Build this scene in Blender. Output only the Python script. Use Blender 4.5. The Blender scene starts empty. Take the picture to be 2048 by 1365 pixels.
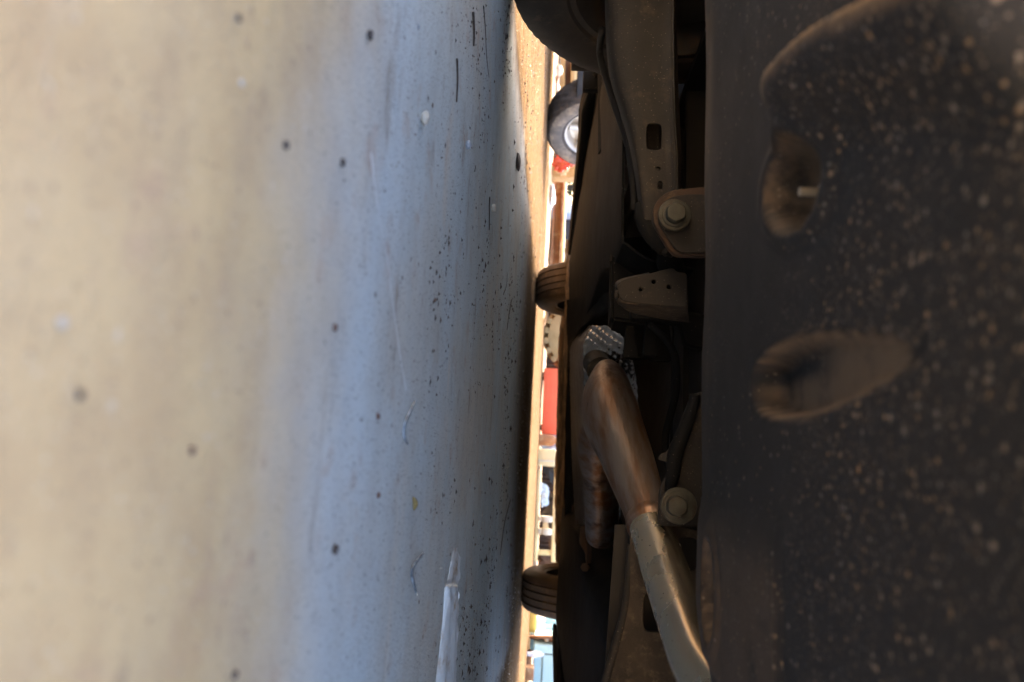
import bpy, bmesh, math, random
from mathutils import Vector, Matrix, noise
R = math.radians
random.seed(7)
scene = bpy.context.scene
C = scene.collection

# ------------------------------------------------------------------ camera
# The phone lies low on its side: image right is up, image top is the viewer's left.
# World: +Y runs along the car towards its rear, X to the viewer's right, Z up.
FPX, U0, V0 = 1450.0, 1024.0, 682.5
CAM = Vector((0.13, 0.0, 0.10))
_up = Vector((1.0, 0.043, -0.0571)).normalized()
_yy = Vector((72.0, 240.5, 1450.0)).normalized()
_yy = (_yy - _up * _yy.dot(_up)).normalized()
# the image axes form (right, down, forward): a right-handed frame
_xx = _yy.cross(_up).normalized()
M_img = Matrix((_xx, _yy, _up))          # rows: world x, y, z written in image axes
def ray(u, v):
    return (M_img @ Vector((u - U0, v - V0, FPX))).normalized()
cam_r = M_img @ Vector((1, 0, 0)); cam_d = M_img @ Vector((0, 1, 0)); cam_f = M_img @ Vector((0, 0, 1))
cd = bpy.data.cameras.new('camera'); cam = bpy.data.objects.new('camera', cd); C.objects.link(cam)
m3 = Matrix((cam_r, -cam_d, -cam_f)).transposed()
cam.matrix_world = Matrix.Translation(CAM) @ m3.to_4x4()
cd.sensor_width = 36.0; cd.sensor_fit = 'HORIZONTAL'; cd.lens = 36.0 * FPX / 2048.0
cd.clip_start = 0.005; cd.clip_end = 600
cd.dof.use_dof = True; cd.dof.focus_distance = 1.05; cd.dof.aperture_fstop = 6.8
scene.camera = cam

# ------------------------------------------------------------------ light
SUN = Vector((-0.45, 0.70, 0.56)).normalized()      # towards the sun
world = bpy.data.worlds.new('World'); scene.world = world; world.use_nodes = True
wn = world.node_tree; bg = wn.nodes['Background']
sky = wn.nodes.new('ShaderNodeTexSky'); sky.sky_type = 'NISHITA'; sky.sun_disc = False
sky.sun_elevation = math.asin(SUN.z); sky.sun_rotation = math.atan2(SUN.x, SUN.y)
sky.ozone_density = 0.3; sky.air_density = 0.6; sky.dust_density = 6.0
wn.links.new(sky.outputs[0], bg.inputs[0]); bg.inputs[1].default_value = 0.15
sd = bpy.data.lights.new('sun', 'SUN'); sun = bpy.data.objects.new('sun', sd); C.objects.link(sun)
sd.energy = 2.0; sd.angle = R(0.6); sd.color = (1.0, 0.86, 0.66)
sun.rotation_euler = (-SUN).to_track_quat('-Z', 'Y').to_euler(); sun.location = (-4, 3, 8)
vs = scene.view_settings; vs.view_transform = 'Standard'; vs.look = 'None'; vs.gamma = 1.0; vs.exposure = 3.55
scene.render.engine = 'CYCLES'
scene.cycles.use_denoising = True
scene.cycles.max_bounces = 10; scene.cycles.diffuse_bounces = 6
scene.cycles.sample_clamp_indirect = 6.0

# ------------------------------------------------------------------ helpers
def pY(u, v, Y):
    d = ray(u, v); return CAM + d * ((Y - CAM.y) / d.y)
def pZ(u, v, z):
    d = ray(u, v); return CAM + d * ((z - CAM.z) / d.z)
def link(o, parent=None):
    C.objects.link(o)
    if parent is not None: o.parent = parent
    return o
def tag(o, label=None, cat=None, group=None, kind=None):
    if label: o['label'] = label
    if cat: o['category'] = cat
    if group: o['group'] = group
    if kind: o['kind'] = kind
    return o
def empty(name, loc=(0, 0, 0), parent=None):
    o = bpy.data.objects.new(name, None); o.location = loc; o.empty_display_size = 0.05
    return link(o, parent)
def mesh_obj(name, verts, faces, m, parent=None, smooth=True, auto=None):
    me = bpy.data.meshes.new(name)
    off = parent.location if (parent is not None and parent.parent is None) else Vector((0, 0, 0))
    me.from_pydata([Vector(p) - off for p in verts], [], faces); me.update()
    if m is not None: me.materials.append(m)
    for p in me.polygons: p.use_smooth = smooth
    o = bpy.data.objects.new(name, me); link(o, parent)
    if auto is not None: sharp(o, auto)
    return o
def sharp(o, ang=35):
    me = o.data
    bm = bmesh.new(); bm.from_mesh(me)
    for e in bm.edges:
        e.smooth = not (len(e.link_faces) == 2 and e.calc_face_angle(0) > R(ang))
    for f in bm.faces: f.smooth = True
    bm.to_mesh(me); bm.free()
def bm_obj(name, bm, m, parent=None, smooth=True, ang=35):
    bmesh.ops.recalc_face_normals(bm, faces=bm.faces)
    me = bpy.data.meshes.new(name); bm.to_mesh(me); bm.free()
    if parent is not None and parent.parent is None: me.transform(Matrix.Translation(-parent.location))
    if m is not None: me.materials.append(m)
    o = bpy.data.objects.new(name, me); link(o, parent)
    if smooth: sharp(o, ang)
    return o
def bm_box(bm, c, s, rot=None, bev=0.0, seg=2):
    mat = Matrix.Translation(Vector(c)) @ (rot.to_4x4() if rot is not None else Matrix()) @ Matrix.Diagonal((s[0], s[1], s[2], 1))
    r = bmesh.ops.create_cube(bm, size=1.0, matrix=mat)
    if bev > 0:
        es = list({e for v in r['verts'] for e in v.link_edges})
        bmesh.ops.bevel(bm, geom=es, offset=bev, segments=seg, affect='EDGES', profile=0.5)
def bm_cyl(bm, p0, p1, r0, r1=None, n=20, caps=True):
    p0, p1 = Vector(p0), Vector(p1); d = p1 - p0
    mat = Matrix.Translation((p0 + p1) / 2) @ d.to_track_quat('Z', 'Y').to_matrix().to_4x4()
    bmesh.ops.create_cone(bm, cap_ends=caps, segments=n, radius1=r0, radius2=r0 if r1 is None else r1, depth=d.length, matrix=mat)
def box(name, c, s, m, parent=None, rot=None, bev=0.004):
    bm = bmesh.new(); bm_box(bm, c, s, rot, bev); return bm_obj(name, bm, m, parent)
def cyl(name, p0, p1, r, m, parent=None, r1=None, n=24, bev=0.0):
    bm = bmesh.new(); bm_cyl(bm, p0, p1, r, r1, n)
    if bev: bmesh.ops.bevel(bm, geom=[e for e in bm.edges if len(e.link_faces) == 2 and e.calc_face_angle(0) > 1.0], offset=bev, segments=2, affect='EDGES')
    return bm_obj(name, bm, m, parent)
def lathe(prof, n, frame, mod=None):
    """prof: list of (radius, axial); frame: Matrix whose Z is the axis. mod(i, k) -> dr"""
    vs_, fs = [], []
    P = len(prof)
    for k in range(n):
        a = 2 * math.pi * k / n
        for i, (r, x) in enumerate(prof):
            rr = r + (mod(i, k) if mod else 0)
            vs_.append(frame @ Vector((rr * math.cos(a), rr * math.sin(a), x)))
    for k in range(n):
        k2 = (k + 1) % n
        for i in range(P - 1):
            fs.append((k * P + i, k * P + i + 1, k2 * P + i + 1, k2 * P + i))
    return vs_, fs
def catmull(pts, n):
    out = []
    P = [pts[0]] + list(pts) + [pts[-1]]
    for i in range(1, len(P) - 2):
        a, b, c, d = P[i - 1], P[i], P[i + 1], P[i + 2]
        for k in range(n):
            t = k / n
            out.append(tuple(0.5 * (2 * b[j] + (c[j] - a[j]) * t + (2 * a[j] - 5 * b[j] + 4 * c[j] - d[j]) * t * t + (-a[j] + 3 * b[j] - 3 * c[j] + d[j]) * t ** 3) for j in range(len(b))))
    out.append(tuple(pts[-1])); return out
def tube(name, pts, m, parent=None, n=20, sub=8, caps=True, rmod=None):
    """pts: (x, y, z, r)"""
    pp = catmull(pts, sub) if sub > 1 else pts
    vs_, fs = [], []; prev = None
    for i, p in enumerate(pp):
        a = Vector(pp[max(0, i - 1)][:3]); b = Vector(pp[min(len(pp) - 1, i + 1)][:3])
        t = (b - a).normalized()
        if prev is None:
            x = t.cross(Vector((0, 0, 1)));
            if x.length < 1e-3: x = t.cross(Vector((1, 0, 0)))
            x.normalize()
        else:
            x = (prev - t * prev.dot(t)).normalized()
        prev = x; y = t.cross(x)
        for k in range(n):
            an = 2 * math.pi * k / n; r = p[3] * (1 + (rmod(i, k) if rmod else 0))
            vs_.append(Vector(p[:3]) + x * (r * math.cos(an)) + y * (r * math.sin(an)))
    for i in range(len(pp) - 1):
        for k in range(n):
            k2 = (k + 1) % n
            fs.append((i * n + k, i * n + k2, (i + 1) * n + k2, (i + 1) * n + k))
    if caps:
        fs.append(tuple(range(n))[::-1]); fs.append(tuple((len(pp) - 1) * n + k for k in range(n)))
    o = mesh_obj(name, vs_, fs, m, parent); return o
def patch(name, grid, m, parent=None, nu=8, nv=8, thick=0.003, disp=None, smooth=True):
    """grid[row][col] of Vectors -> Catmull-Rom sheet with real thickness"""
    rows = [catmull([tuple(p) for p in r], nu) for r in grid]
    cols = [catmull([r[j] for r in rows], nv) for j in range(len(rows[0]))]
    W, H = len(cols), len(cols[0])
    P = [[Vector(cols[i][j]) for i in range(W)] for j in range(H)]
    N = [[None] * W for _ in range(H)]
    for j in range(H):
        for i in range(W):
            a = P[j][min(W - 1, i + 1)] - P[j][max(0, i - 1)]; b = P[min(H - 1, j + 1)][i] - P[max(0, j - 1)][i]
            n = a.cross(b); n = n.normalized() if n.length > 1e-9 else Vector((0, -1, 0))
            if n.dot(CAM - P[j][i]) < 0: n = -n
            N[j][i] = n
    if disp:
        for j in range(H):
            for i in range(W): P[j][i] = P[j][i] + N[j][i] * disp(i / (W - 1), j / (H - 1), P[j][i])
    vs_ = [p for r in P for p in r] + [P[j][i] - N[j][i] * thick for j in range(H) for i in range(W)]
    fs = []; o2 = W * H
    for j in range(H - 1):
        for i in range(W - 1):
            a, b, c, d = j * W + i, j * W + i + 1, (j + 1) * W + i + 1, (j + 1) * W + i
            fs.append((a, b, c, d)); fs.append((o2 + d, o2 + c, o2 + b, o2 + a))
    rim = [i for i in range(W)] + [j * W + W - 1 for j in range(1, H)] + [(H - 1) * W + i for i in range(W - 2, -1, -1)] + [j * W for j in range(H - 2, 0, -1)]
    for a, b in zip(rim, rim[1:] + rim[:1]): fs.append((b, a, o2 + a, o2 + b))
    o = mesh_obj(name, vs_, fs, m, parent)
    bm = bmesh.new(); bm.from_mesh(o.data); bmesh.ops.recalc_face_normals(bm, faces=bm.faces); bm.to_mesh(o.data); bm.free()
    sharp(o, 50)
    return o
def plate(name, outline, holes, origin, ex, ey, thick, m, parent=None, bev=0.0015):
    """outline: 2-D points; lies in plane origin + ex,ey; extruded both ways along the normal"""
    cu = bpy.data.curves.new(name, 'CURVE'); cu.dimensions = '2D'; cu.fill_mode = 'BOTH'
    cu.extrude = max(0.0, thick / 2 - bev); cu.bevel_depth = bev; cu.bevel_resolution = 1
    for pts in [outline] + list(holes):
        sp = cu.splines.new('POLY'); sp.points.add(len(pts) - 1); sp.use_cyclic_u = True
        for q, p in zip(sp.points, pts): q.co = (p[0], p[1], 0, 1)
    o = bpy.data.objects.new(name, cu); C.objects.link(o)
    dg = bpy.context.evaluated_depsgraph_get(); dg.update()
    me = bpy.data.meshes.new_from_object(o.evaluated_get(dg), depsgraph=dg)
    bpy.data.objects.remove(o); bpy.data.curves.remove(cu)
    ex = Vector(ex).normalized(); ey = Vector(ey); ey = (ey - ex * ey.dot(ex)).normalized(); ez = ex.cross(ey)
    mt = Matrix((ex, ey, ez)).transposed().to_4x4(); mt.translation = Vector(origin)
    me.transform(mt)
    if parent is not None and parent.parent is None: me.transform(Matrix.Translation(-parent.location))
    me.materials.clear(); me.materials.append(m); me.name = name
    ob = bpy.data.objects.new(name, me); link(ob, parent); sharp(ob, 40)
    return ob
def round_poly(pts, r=0.006, seg=4):
    out = []; n = len(pts)
    for i in range(n):
        a, b, c = Vector(pts[i - 1]), Vector(pts[i]), Vector(pts[(i + 1) % n])
        d1, d2 = a - b, c - b
        q = min(r, d1.length * .45, d2.length * .45)
        p1, p2 = b + d1.normalized() * q, b + d2.normalized() * q
        for k in range(seg + 1):
            t = k / seg
            out.append(tuple(p1 * (1 - t) ** 2 + b * 2 * t * (1 - t) + p2 * t * t))
    return out
def pix_plate(name, outline, holes, Y, thick, m, parent, r=0.006, bev=0.0015):
    """an upright plate at depth Y, outline and holes measured in the photograph"""
    f = lambda p: (pY(p[0], p[1], Y).x, pY(p[0], p[1], Y).z)
    ol = round_poly([f(p) for p in outline], r)
    hs = []
    for h in holes:
        cx, cz = f(h[:2]); w, hh = h[2] * Y / FPX / 2, h[3] * Y / FPX / 2     # h: u, v, du, dv (diameters)
        hs.append([(cx + hh * math.copysign(abs(math.cos(a)) ** h[4], math.cos(a)), cz + w * math.copysign(abs(math.sin(a)) ** h[4], math.sin(a))) for a in [2 * math.pi * k / 24 for k in range(24)]])
    return plate(name, ol, hs, (0, Y, 0), (1, 0, 0), (0, 0, 1), thick, m, parent, bev)
def cut(o, cutters):
    for c in cutters:
        md = o.modifiers.new('b', 'BOOLEAN'); md.operation = 'DIFFERENCE'; md.object = c; md.solver = 'EXACT'
    dg = bpy.context.evaluated_depsgraph_get(); dg.update()
    me = bpy.data.meshes.new_from_object(o.evaluated_get(dg), depsgraph=dg)
    o.modifiers.clear(); old = o.data; o.data = me; bpy.data.meshes.remove(old)
    for c in cutters: bpy.data.objects.remove(c)
    sharp(o, 40)
def copy_tree(o, parent=None):
    c = o.copy(); C.objects.link(c)
    if parent is not None: c.parent = parent
    for ch in list(o.children): copy_tree(ch, c)
    return c

# ------------------------------------------------------------------ materials
def nd(t, typ, **k):
    n = t.nodes.new(typ)
    for a, b in k.items(): setattr(n, a, b)
    return n
def mat(name, col, rough=0.6, metal=0.0, col2=None, scale=8.0, amt=0.5, dust_or_tint=None, dust_amt=0.5, dust_scale=14.0, speck=None, speck_scale=160.0, speck_size=0.2,
        bump=0.15, bump_scale=90.0, stretch=None, rotz=0.0, spec=0.5, detail=6.0, rough_var=0.12, mud_attr=None, transmission=0.0):
    m = bpy.data.materials.new(name); m.use_nodes = True; t = m.node_tree; L = t.links.new
    b = t.nodes['Principled BSDF']; b.inputs['Metallic'].default_value = metal; b.inputs['Specular IOR Level'].default_value = spec
    tc = nd(t, 'ShaderNodeNewGeometry'); src = tc.outputs['Position']
    if stretch:
        r0 = nd(t, 'ShaderNodeMapping'); r0.inputs['Rotation'].default_value = (0, 0, rotz); L(src, r0.inputs[0]); mp = nd(t, 'ShaderNodeMapping'); mp.inputs['Scale'].default_value = stretch; L(r0.outputs[0], mp.inputs[0]); src = mp.outputs[0]
    def nz(sc, dt=detail, ro=0.6):
        n = nd(t, 'ShaderNodeTexNoise'); n.inputs['Scale'].default_value = sc; n.inputs['Detail'].default_value = dt; n.inputs['Roughness'].default_value = ro
        L(src, n.inputs['Vector']); return n.outputs['Fac']
    def ramp(f, a, c):
        r = nd(t, 'ShaderNodeMapRange'); r.inputs[1].default_value = a; r.inputs[2].default_value = c; r.interpolation_type = 'SMOOTHSTEP'; L(f, r.inputs[0]); return r.outputs[0]
    def mix(f, a, c):
        x = nd(t, 'ShaderNodeMix', data_type='RGBA')
        if isinstance(f, float): x.inputs[0].default_value = f
        else: L(f, x.inputs[0])
        for inp, val in ((x.inputs[6], a), (x.inputs[7], c)):
            if isinstance(val, tuple): inp.default_value = (*val, 1)
            else: L(val, inp)
        return x.outputs[2]
    out = mix(ramp(nz(scale), .5 - amt * .45, .5 + amt * .45), col, col2 or tuple(c * .6 for c in col))
    if dust_or_tint:
        out = mix(ramp(nz(dust_scale, 8.0, .7), .72 - dust_amt * .5, .92 - dust_amt * .5), out, dust_or_tint)
    for (sc, ss, rnd) in (speck or ()):
        v = nd(t, 'ShaderNodeTexVoronoi'); v.inputs['Scale'].default_value = sc; L(src, v.inputs['Vector'])
        r = nd(t, 'ShaderNodeMapRange'); r.inputs[1].default_value = ss; r.inputs[2].default_value = ss * .7; L(v.outputs['Distance'], r.inputs[0])
        # only some cells carry a spot
        sp = nd(t, 'ShaderNodeSeparateColor'); L(v.outputs['Color'], sp.inputs[0])
        th = nd(t, 'ShaderNodeMath', operation='LESS_THAN'); th.inputs[1].default_value = rnd[0]; L(sp.outputs[0], th.inputs[0])
        mu = nd(t, 'ShaderNodeMath', operation='MULTIPLY'); L(r.outputs[0], mu.inputs[0]); L(th.outputs[0], mu.inputs[1])
        if mud_attr:
            sa = nd(t, 'ShaderNodeAttribute'); sa.attribute_name = 'spatter'
            lt = nd(t, 'ShaderNodeMath', operation='LESS_THAN'); L(sp.outputs[2], lt.inputs[0]); L(sa.outputs['Fac'], lt.inputs[1])
            m9 = nd(t, 'ShaderNodeMath', operation='MULTIPLY'); L(mu.outputs[0], m9.inputs[0]); L(lt.outputs[0], m9.inputs[1]); mu = m9
        cc = mix(sp.outputs[1], rnd[1], rnd[2])
        out = mix(mu.outputs[0], out, cc)
    if mud_attr:
        at = nd(t, 'ShaderNodeAttribute'); at.attribute_name = 'mud'
        fm = nd(t, 'ShaderNodeMath', operation='MULTIPLY'); L(at.outputs['Fac'], fm.inputs[0]); L(ramp(nz(30.0, 6, .65), .25, .55), fm.inputs[1])
        out = mix(fm.outputs[0], out, mud_attr)
    if transmission: b.inputs['Transmission Weight'].default_value = transmission
    L(out, b.inputs['Base Color'])
    rr = nd(t, 'ShaderNodeMapRange'); rr.inputs[3].default_value = max(.03, rough - rough_var); rr.inputs[4].default_value = min(1, rough + rough_var); L(nz(scale * 3.1), rr.inputs[0]); L(rr.outputs[0], b.inputs['Roughness'])
    if bump:
        bp = nd(t, 'ShaderNodeBump'); bp.inputs['Strength'].default_value = bump; bp.inputs['Distance'].default_value = .02 / bump_scale * 20
        L(nz(bump_scale, 4.0), bp.inputs['Height']); L(bp.outputs[0], b.inputs['Normal'])
    return m
MUD = (.16, .115, .075)
mud_specks = [(760, .34, (.30, (.070, .053, .037), (.085, .081, .077))), (430, .36, (.38, (.105, .077, .047), (.098, .094, .090))), (260, .38, (.30, (.150, .102, .056), (.120, .116, .11))), (150, .28, (.13, (.19, .122, .062), (.140, .135, .128)))]
M = {}
M['tray'] = mat('black_plastic', (.0095, .0102, .0112), .62, spec=.32, col2=(.014, .0143, .015), scale=5, dust_or_tint=(.032, .027, .022), dust_amt=.22, dust_scale=5, speck=mud_specks, bump=.25, bump_scale=300, mud_attr=(.140, .100, .064))
M['arm'] = mat('dusty_black_steel', (.0125, .0135, .015), .7, spec=.28, col2=(.027, .0245, .022), scale=6, amt=.6, dust_or_tint=(.050, .040, .030), dust_amt=.38, dust_scale=26, speck=[(420, .26, (.10, (.13, .10, .07), (.16, .15, .13)))], bump=.4, bump_scale=260)
M['arm_rough'] = mat('dirt_caked_steel', (.030, .028, .026), .9, spec=.2, col2=(.050, .043, .036), scale=18, dust_or_tint=(.085, .070, .054), dust_amt=.5, dust_scale=60, bump=.9, bump_scale=240)
M['rust'] = mat('rusty_steel', (.055, .030, .017), .85, col2=(.028, .021, .017), scale=30, dust_or_tint=(.075, .047, .028), dust_amt=.45, dust_scale=60, bump=.5, bump_scale=200)
M['floor'] = mat('underfloor_plastic', (.0055, .0066, .0080), .75, spec=.10, col2=(.0095, .0102, .0110), scale=4, dust_or_tint=(.021, .020, .019), dust_amt=.26, dust_scale=9, speck=[(300, .22, (.06, (.10, .08, .06), (.10, .095, .09)))], bump=.2, bump_scale=200)
M['black'] = mat('black_metal', (.012, .012, .012), .7, bump=.1)
M['bolt'] = mat('zinc_plated_steel', (.062, .066, .055), .6, .35, col2=(.036, .039, .033), scale=80, dust_or_tint=(.036, .028, .020), dust_amt=.50, dust_scale=70, bump=.1)
M['shield'] = mat('aluminium_shield', (.62, .62, .62), .24, .95, col2=(.40, .39, .38), scale=12, dust_or_tint=(.17, .13, .10), dust_amt=.30, dust_scale=11, bump=.1)
M['shield_dusty'] = mat('dusty_shield', (.30, .285, .275), .5, .55, col2=(.20, .185, .175), scale=12, dust_or_tint=(.12, .095, .075), dust_amt=.42, dust_scale=11, bump=.1)
M['rubber'] = mat('tyre_rubber', (.030, .028, .027), .8, col2=(.055, .046, .040), scale=12, dust_or_tint=(.15, .105, .068), dust_amt=.36, dust_scale=14, bump=.2, bump_scale=240)
M['rubber_brown'] = mat('dusty_tyre_rubber', (.075, .052, .034), .85, col2=(.12, .078, .045), scale=10, dust_or_tint=(.17, .11, .06), dust_amt=.42, dust_scale=14, bump=.2, bump_scale=240)
M['rim_dark'] = mat('grey_rim', (.10, .10, .10), .6, .4, dust_or_tint=(.12, .09, .07), bump=.1)
M['body'] = mat('car_paint', (.42, .42, .42), .25, .3, col2=(.38, .38, .38), bump=0)
M['valance'] = mat('dusty_bumper_plastic', (.050, .042, .036), .75, col2=(.12, .085, .055), scale=14, dust_or_tint=(.26, .17, .095), dust_amt=.62, dust_scale=9, stretch=(1, 2, 6), bump=.5, bump_scale=60)
def heat_metal():
    m = mat('heat_tinted_steel', (.92, .78, .52), .26, .95, col2=(.74, .68, .58), scale=5, speck=[(220, .2, (.08, (.10, .05, .03), (.14, .08, .04)))], bump=.03, bump_scale=140)
    return m
M['pipe'] = heat_metal()
M['pipe_rusty'] = mat('heat_stained_steel', (.31, .29, .28), .42, .8, col2=(.20, .105, .055), scale=34, amt=.34, dust_or_tint=(.070, .038, .030), dust_amt=.42, dust_scale=26, stretch=(1, .12, 1), rotz=R(-37), speck=[(200, .2, (.1, (.06, .03, .02), (.10, .05, .03)))], bump=.3, bump_scale=60)

# ------------------------------------------------------------------ ground
def ground_material():
    m = bpy.data.materials.new('concrete_yard'); m.use_nodes = True; t = m.node_tree; L = t.links.new
    b = t.nodes['Principled BSDF']
    g = nd(t, 'ShaderNodeNewGeometry'); pos = g.outputs['Position']
    def nz(sc, dt=6.0, ro=.6, vec=pos):
        n = nd(t, 'ShaderNodeTexNoise'); n.inputs['Scale'].default_value = sc; n.inputs['Detail'].default_value = dt; n.inputs['Roughness'].default_value = ro; L(vec, n.inputs['Vector']); return n.outputs['Fac']
    def ramp(f, a, c, lo=0.0, hi=1.0):
        r = nd(t, 'ShaderNodeMapRange'); r.inputs[1].default_value = a; r.inputs[2].default_value = c; r.inputs[3].default_value = lo; r.inputs[4].default_value = hi; r.interpolation_type = 'SMOOTHSTEP'; L(f, r.inputs[0]); return r.outputs[0]
    def mix(f, a, c, mode='MIX'):
        x = nd(t, 'ShaderNodeMix', data_type='RGBA'); x.blend_type = mode
        if isinstance(f, float): x.inputs[0].default_value = f
        else: L(f, x.inputs[0])
        for inp, val in ((x.inputs[6], a), (x.inputs[7], c)):
            if isinstance(val, tuple): inp.default_value = (*val, 1)
            else: L(val, inp)
        return x.outputs[2]
    base = mix(ramp(nz(9.0), .3, .7), (.53, .580, .595), (.61, .650, .660))                 # bare trowelled concrete
    base = mix(ramp(nz(2.3, 4), .42, .66), base, (.56, .60, .61))
    sandy = mix(ramp(nz(26.0), .35, .7), (.61, .420, .215), (.53, .355, .184))
    # warm near light painted in as a sandy tint, fading out under the car
    sp = nd(t, 'ShaderNodeSeparateXYZ'); L(pos, sp.inputs[0])
    def ma(op, x, y, z=None):
        n = nd(t, 'ShaderNodeMath', operation=op)
        for i, val in enumerate((x, y, z)):
            if val is None: continue
            if isinstance(val, (int, float)): n.inputs[i].default_value = val
            else: L(val, n.inputs[i])
        return n.outputs[0]
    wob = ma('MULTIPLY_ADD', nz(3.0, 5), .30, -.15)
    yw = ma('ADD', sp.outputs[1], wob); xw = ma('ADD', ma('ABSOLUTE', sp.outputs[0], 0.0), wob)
    dust_or_tint = ramp(yw, .42, .20); earth_shade = ma('MAXIMUM', ramp(yw, 1.5, 2.7), ma('MULTIPLY', ramp(xw, .60, .74), ramp(yw, .5, .9)))  # yard soil, carried under the car's rear to paint in its shade
    patchy = ma('MULTIPLY', ramp(nz(1.6, 5), .42, .62), .40)
    col = mix(ma('MAXIMUM', dust_or_tint, patchy), base, sandy)
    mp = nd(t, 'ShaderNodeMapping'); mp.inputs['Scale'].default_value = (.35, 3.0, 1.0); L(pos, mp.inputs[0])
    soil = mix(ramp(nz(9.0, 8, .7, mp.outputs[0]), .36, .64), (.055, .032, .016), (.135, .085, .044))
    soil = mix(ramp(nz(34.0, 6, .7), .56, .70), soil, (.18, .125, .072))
    ms = nd(t, 'ShaderNodeMapping'); ms.inputs['Scale'].default_value = (.55, 1.7, 1.0); ms.inputs['Rotation'].default_value = (0, 0, .12); L(pos, ms.inputs[0])
    col = mix(ramp(nz(13.0, 8, .66, ms.outputs[0]), .40, .70, 0, .14), col, (.28, .255, .235))
    # stains and soil specks
    mq = nd(t, 'ShaderNodeMapping'); mq.inputs['Scale'].default_value = (.6, 1.6, 1.0); L(pos, mq.inputs[0])
    col = mix(ramp(nz(11.0, 10, .74, mq.outputs[0]), .55, .70, 0, .62), col, (.24, .165, .115))
    col = mix(ramp(nz(7.0, 6, .6, mq.outputs[0]), .58, .72, 0, .5), col, (.70, .60, .50))
    col = mix(ramp(nz(19.0, 6, .65), .55, .70, 0, .42), col, (.47, .29, .19))
    col = mix(ramp(nz(38.0, 8, .75), .60, .74, 0, .6), col, (.17, .13, .10))
    col = mix(ramp(nz(150.0, 5, .7), .62, .75, 0, .55), col, (.14, .11, .09))
    col = mix(ramp(nz(60.0, 5, .7), .63, .74, 0, .5), col, (.66, .63, .58))
    col = mix(earth_shade, col, soil)
    for sc, ss, pr, c1, c2 in ((330, .24, .16, (.07, .05, .04), (.16, .12, .10)), (130, .16, .20, (.06, .045, .04), (.15, .09, .06)), (240, .18, .07, (.75, .74, .70), (.62, .55, .45)), (38, .10, .13, (.08, .06, .05), (.20, .12, .08)), (210, .20, .20, (.06, .05, .045), (.20, .16, .13)), (235, .17, .13, (.80, .80, .78), (.66, .62, .56)), (520, .30, .30, (.06, .05, .045), (.20, .16, .13)), (560, .26, .14, (.72, .72, .70), (.55, .50, .44))):
        v = nd(t, 'ShaderNodeTexVoronoi'); v.inputs['Scale'].default_value = sc
        wv = nd(t, 'ShaderNodeVectorMath', operation='ADD'); nn = nd(t, 'ShaderNodeTexNoise'); nn.inputs['Scale'].default_value = sc * 1.3; L(pos, nn.inputs['Vector'])
        ws = nd(t, 'ShaderNodeVectorMath', operation='SCALE'); ws.inputs['Scale'].default_value = .7 / sc; L(nn.outputs['Color'], ws.inputs[0]); L(pos, wv.inputs[0]); L(ws.outputs[0], wv.inputs[1]); L(wv.outputs[0], v.inputs['Vector'])
        r = nd(t, 'ShaderNodeMapRange'); r.inputs[1].default_value = ss; r.inputs[2].default_value = ss * .7; L(v.outputs['Distance'], r.inputs[0])
        s2 = nd(t, 'ShaderNodeSeparateColor'); L(v.outputs['Color'], s2.inputs[0])
        th = nd(t, 'ShaderNodeMath', operation='LESS_THAN'); th.inputs[1].default_value = pr; L(s2.outputs[0], th.inputs[0])
        m2 = nd(t, 'ShaderNodeMath', operation='MULTIPLY'); L(r.outputs[0], m2.inputs[0]); L(th.outputs[0], m2.inputs[1])
        m2f = ma('MULTIPLY', m2.outputs[0], ma('MULTIPLY_ADD', dust_or_tint, -.72, 1.0))     # fewer specks in the sandy tint
        col = mix(m2f, col, mix(s2.outputs[1], c1, c2))
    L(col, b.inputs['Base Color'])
    L(ramp(nz(20.0), .3, .7, .72, .92), b.inputs['Roughness']); b.inputs['Specular IOR Level'].default_value = 0.0
    bp = nd(t, 'ShaderNodeBump'); bp.inputs['Strength'].default_value = .35; bp.inputs['Distance'].default_value = .003
    h = nd(t, 'ShaderNodeMath', operation='ADD'); L(nz(55.0, 8, .65), h.inputs[0]); L(nz(400.0, 3), h.inputs[1]); L(h.outputs[0], bp.inputs['Height']); L(bp.outputs[0], b.inputs['Normal'])
    return m
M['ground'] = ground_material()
def grid_axis(lo, hi, n, p=1.0): return [lo + (hi - lo) * (i / n) ** p for i in range(n + 1)]
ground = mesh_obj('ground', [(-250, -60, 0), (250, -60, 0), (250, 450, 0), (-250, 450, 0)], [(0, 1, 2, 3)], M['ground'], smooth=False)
tag(ground, 'worn beige and grey concrete yard floor', None, kind='structure')
# ------------------------------------------------------------------ the car overhead
car = empty('parked_car', (0, 0, 0))
tag(car, 'underside of a parked car with black undertray, exhaust pipe and rear tyres', 'car')
CAR_F, CAR_R, HW = 0.165, 4.06, 0.86        # front lip, rear end, half width
F_AX, R_AX, TX, TR = 1.10, 3.60, 0.73, 0.30

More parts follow.
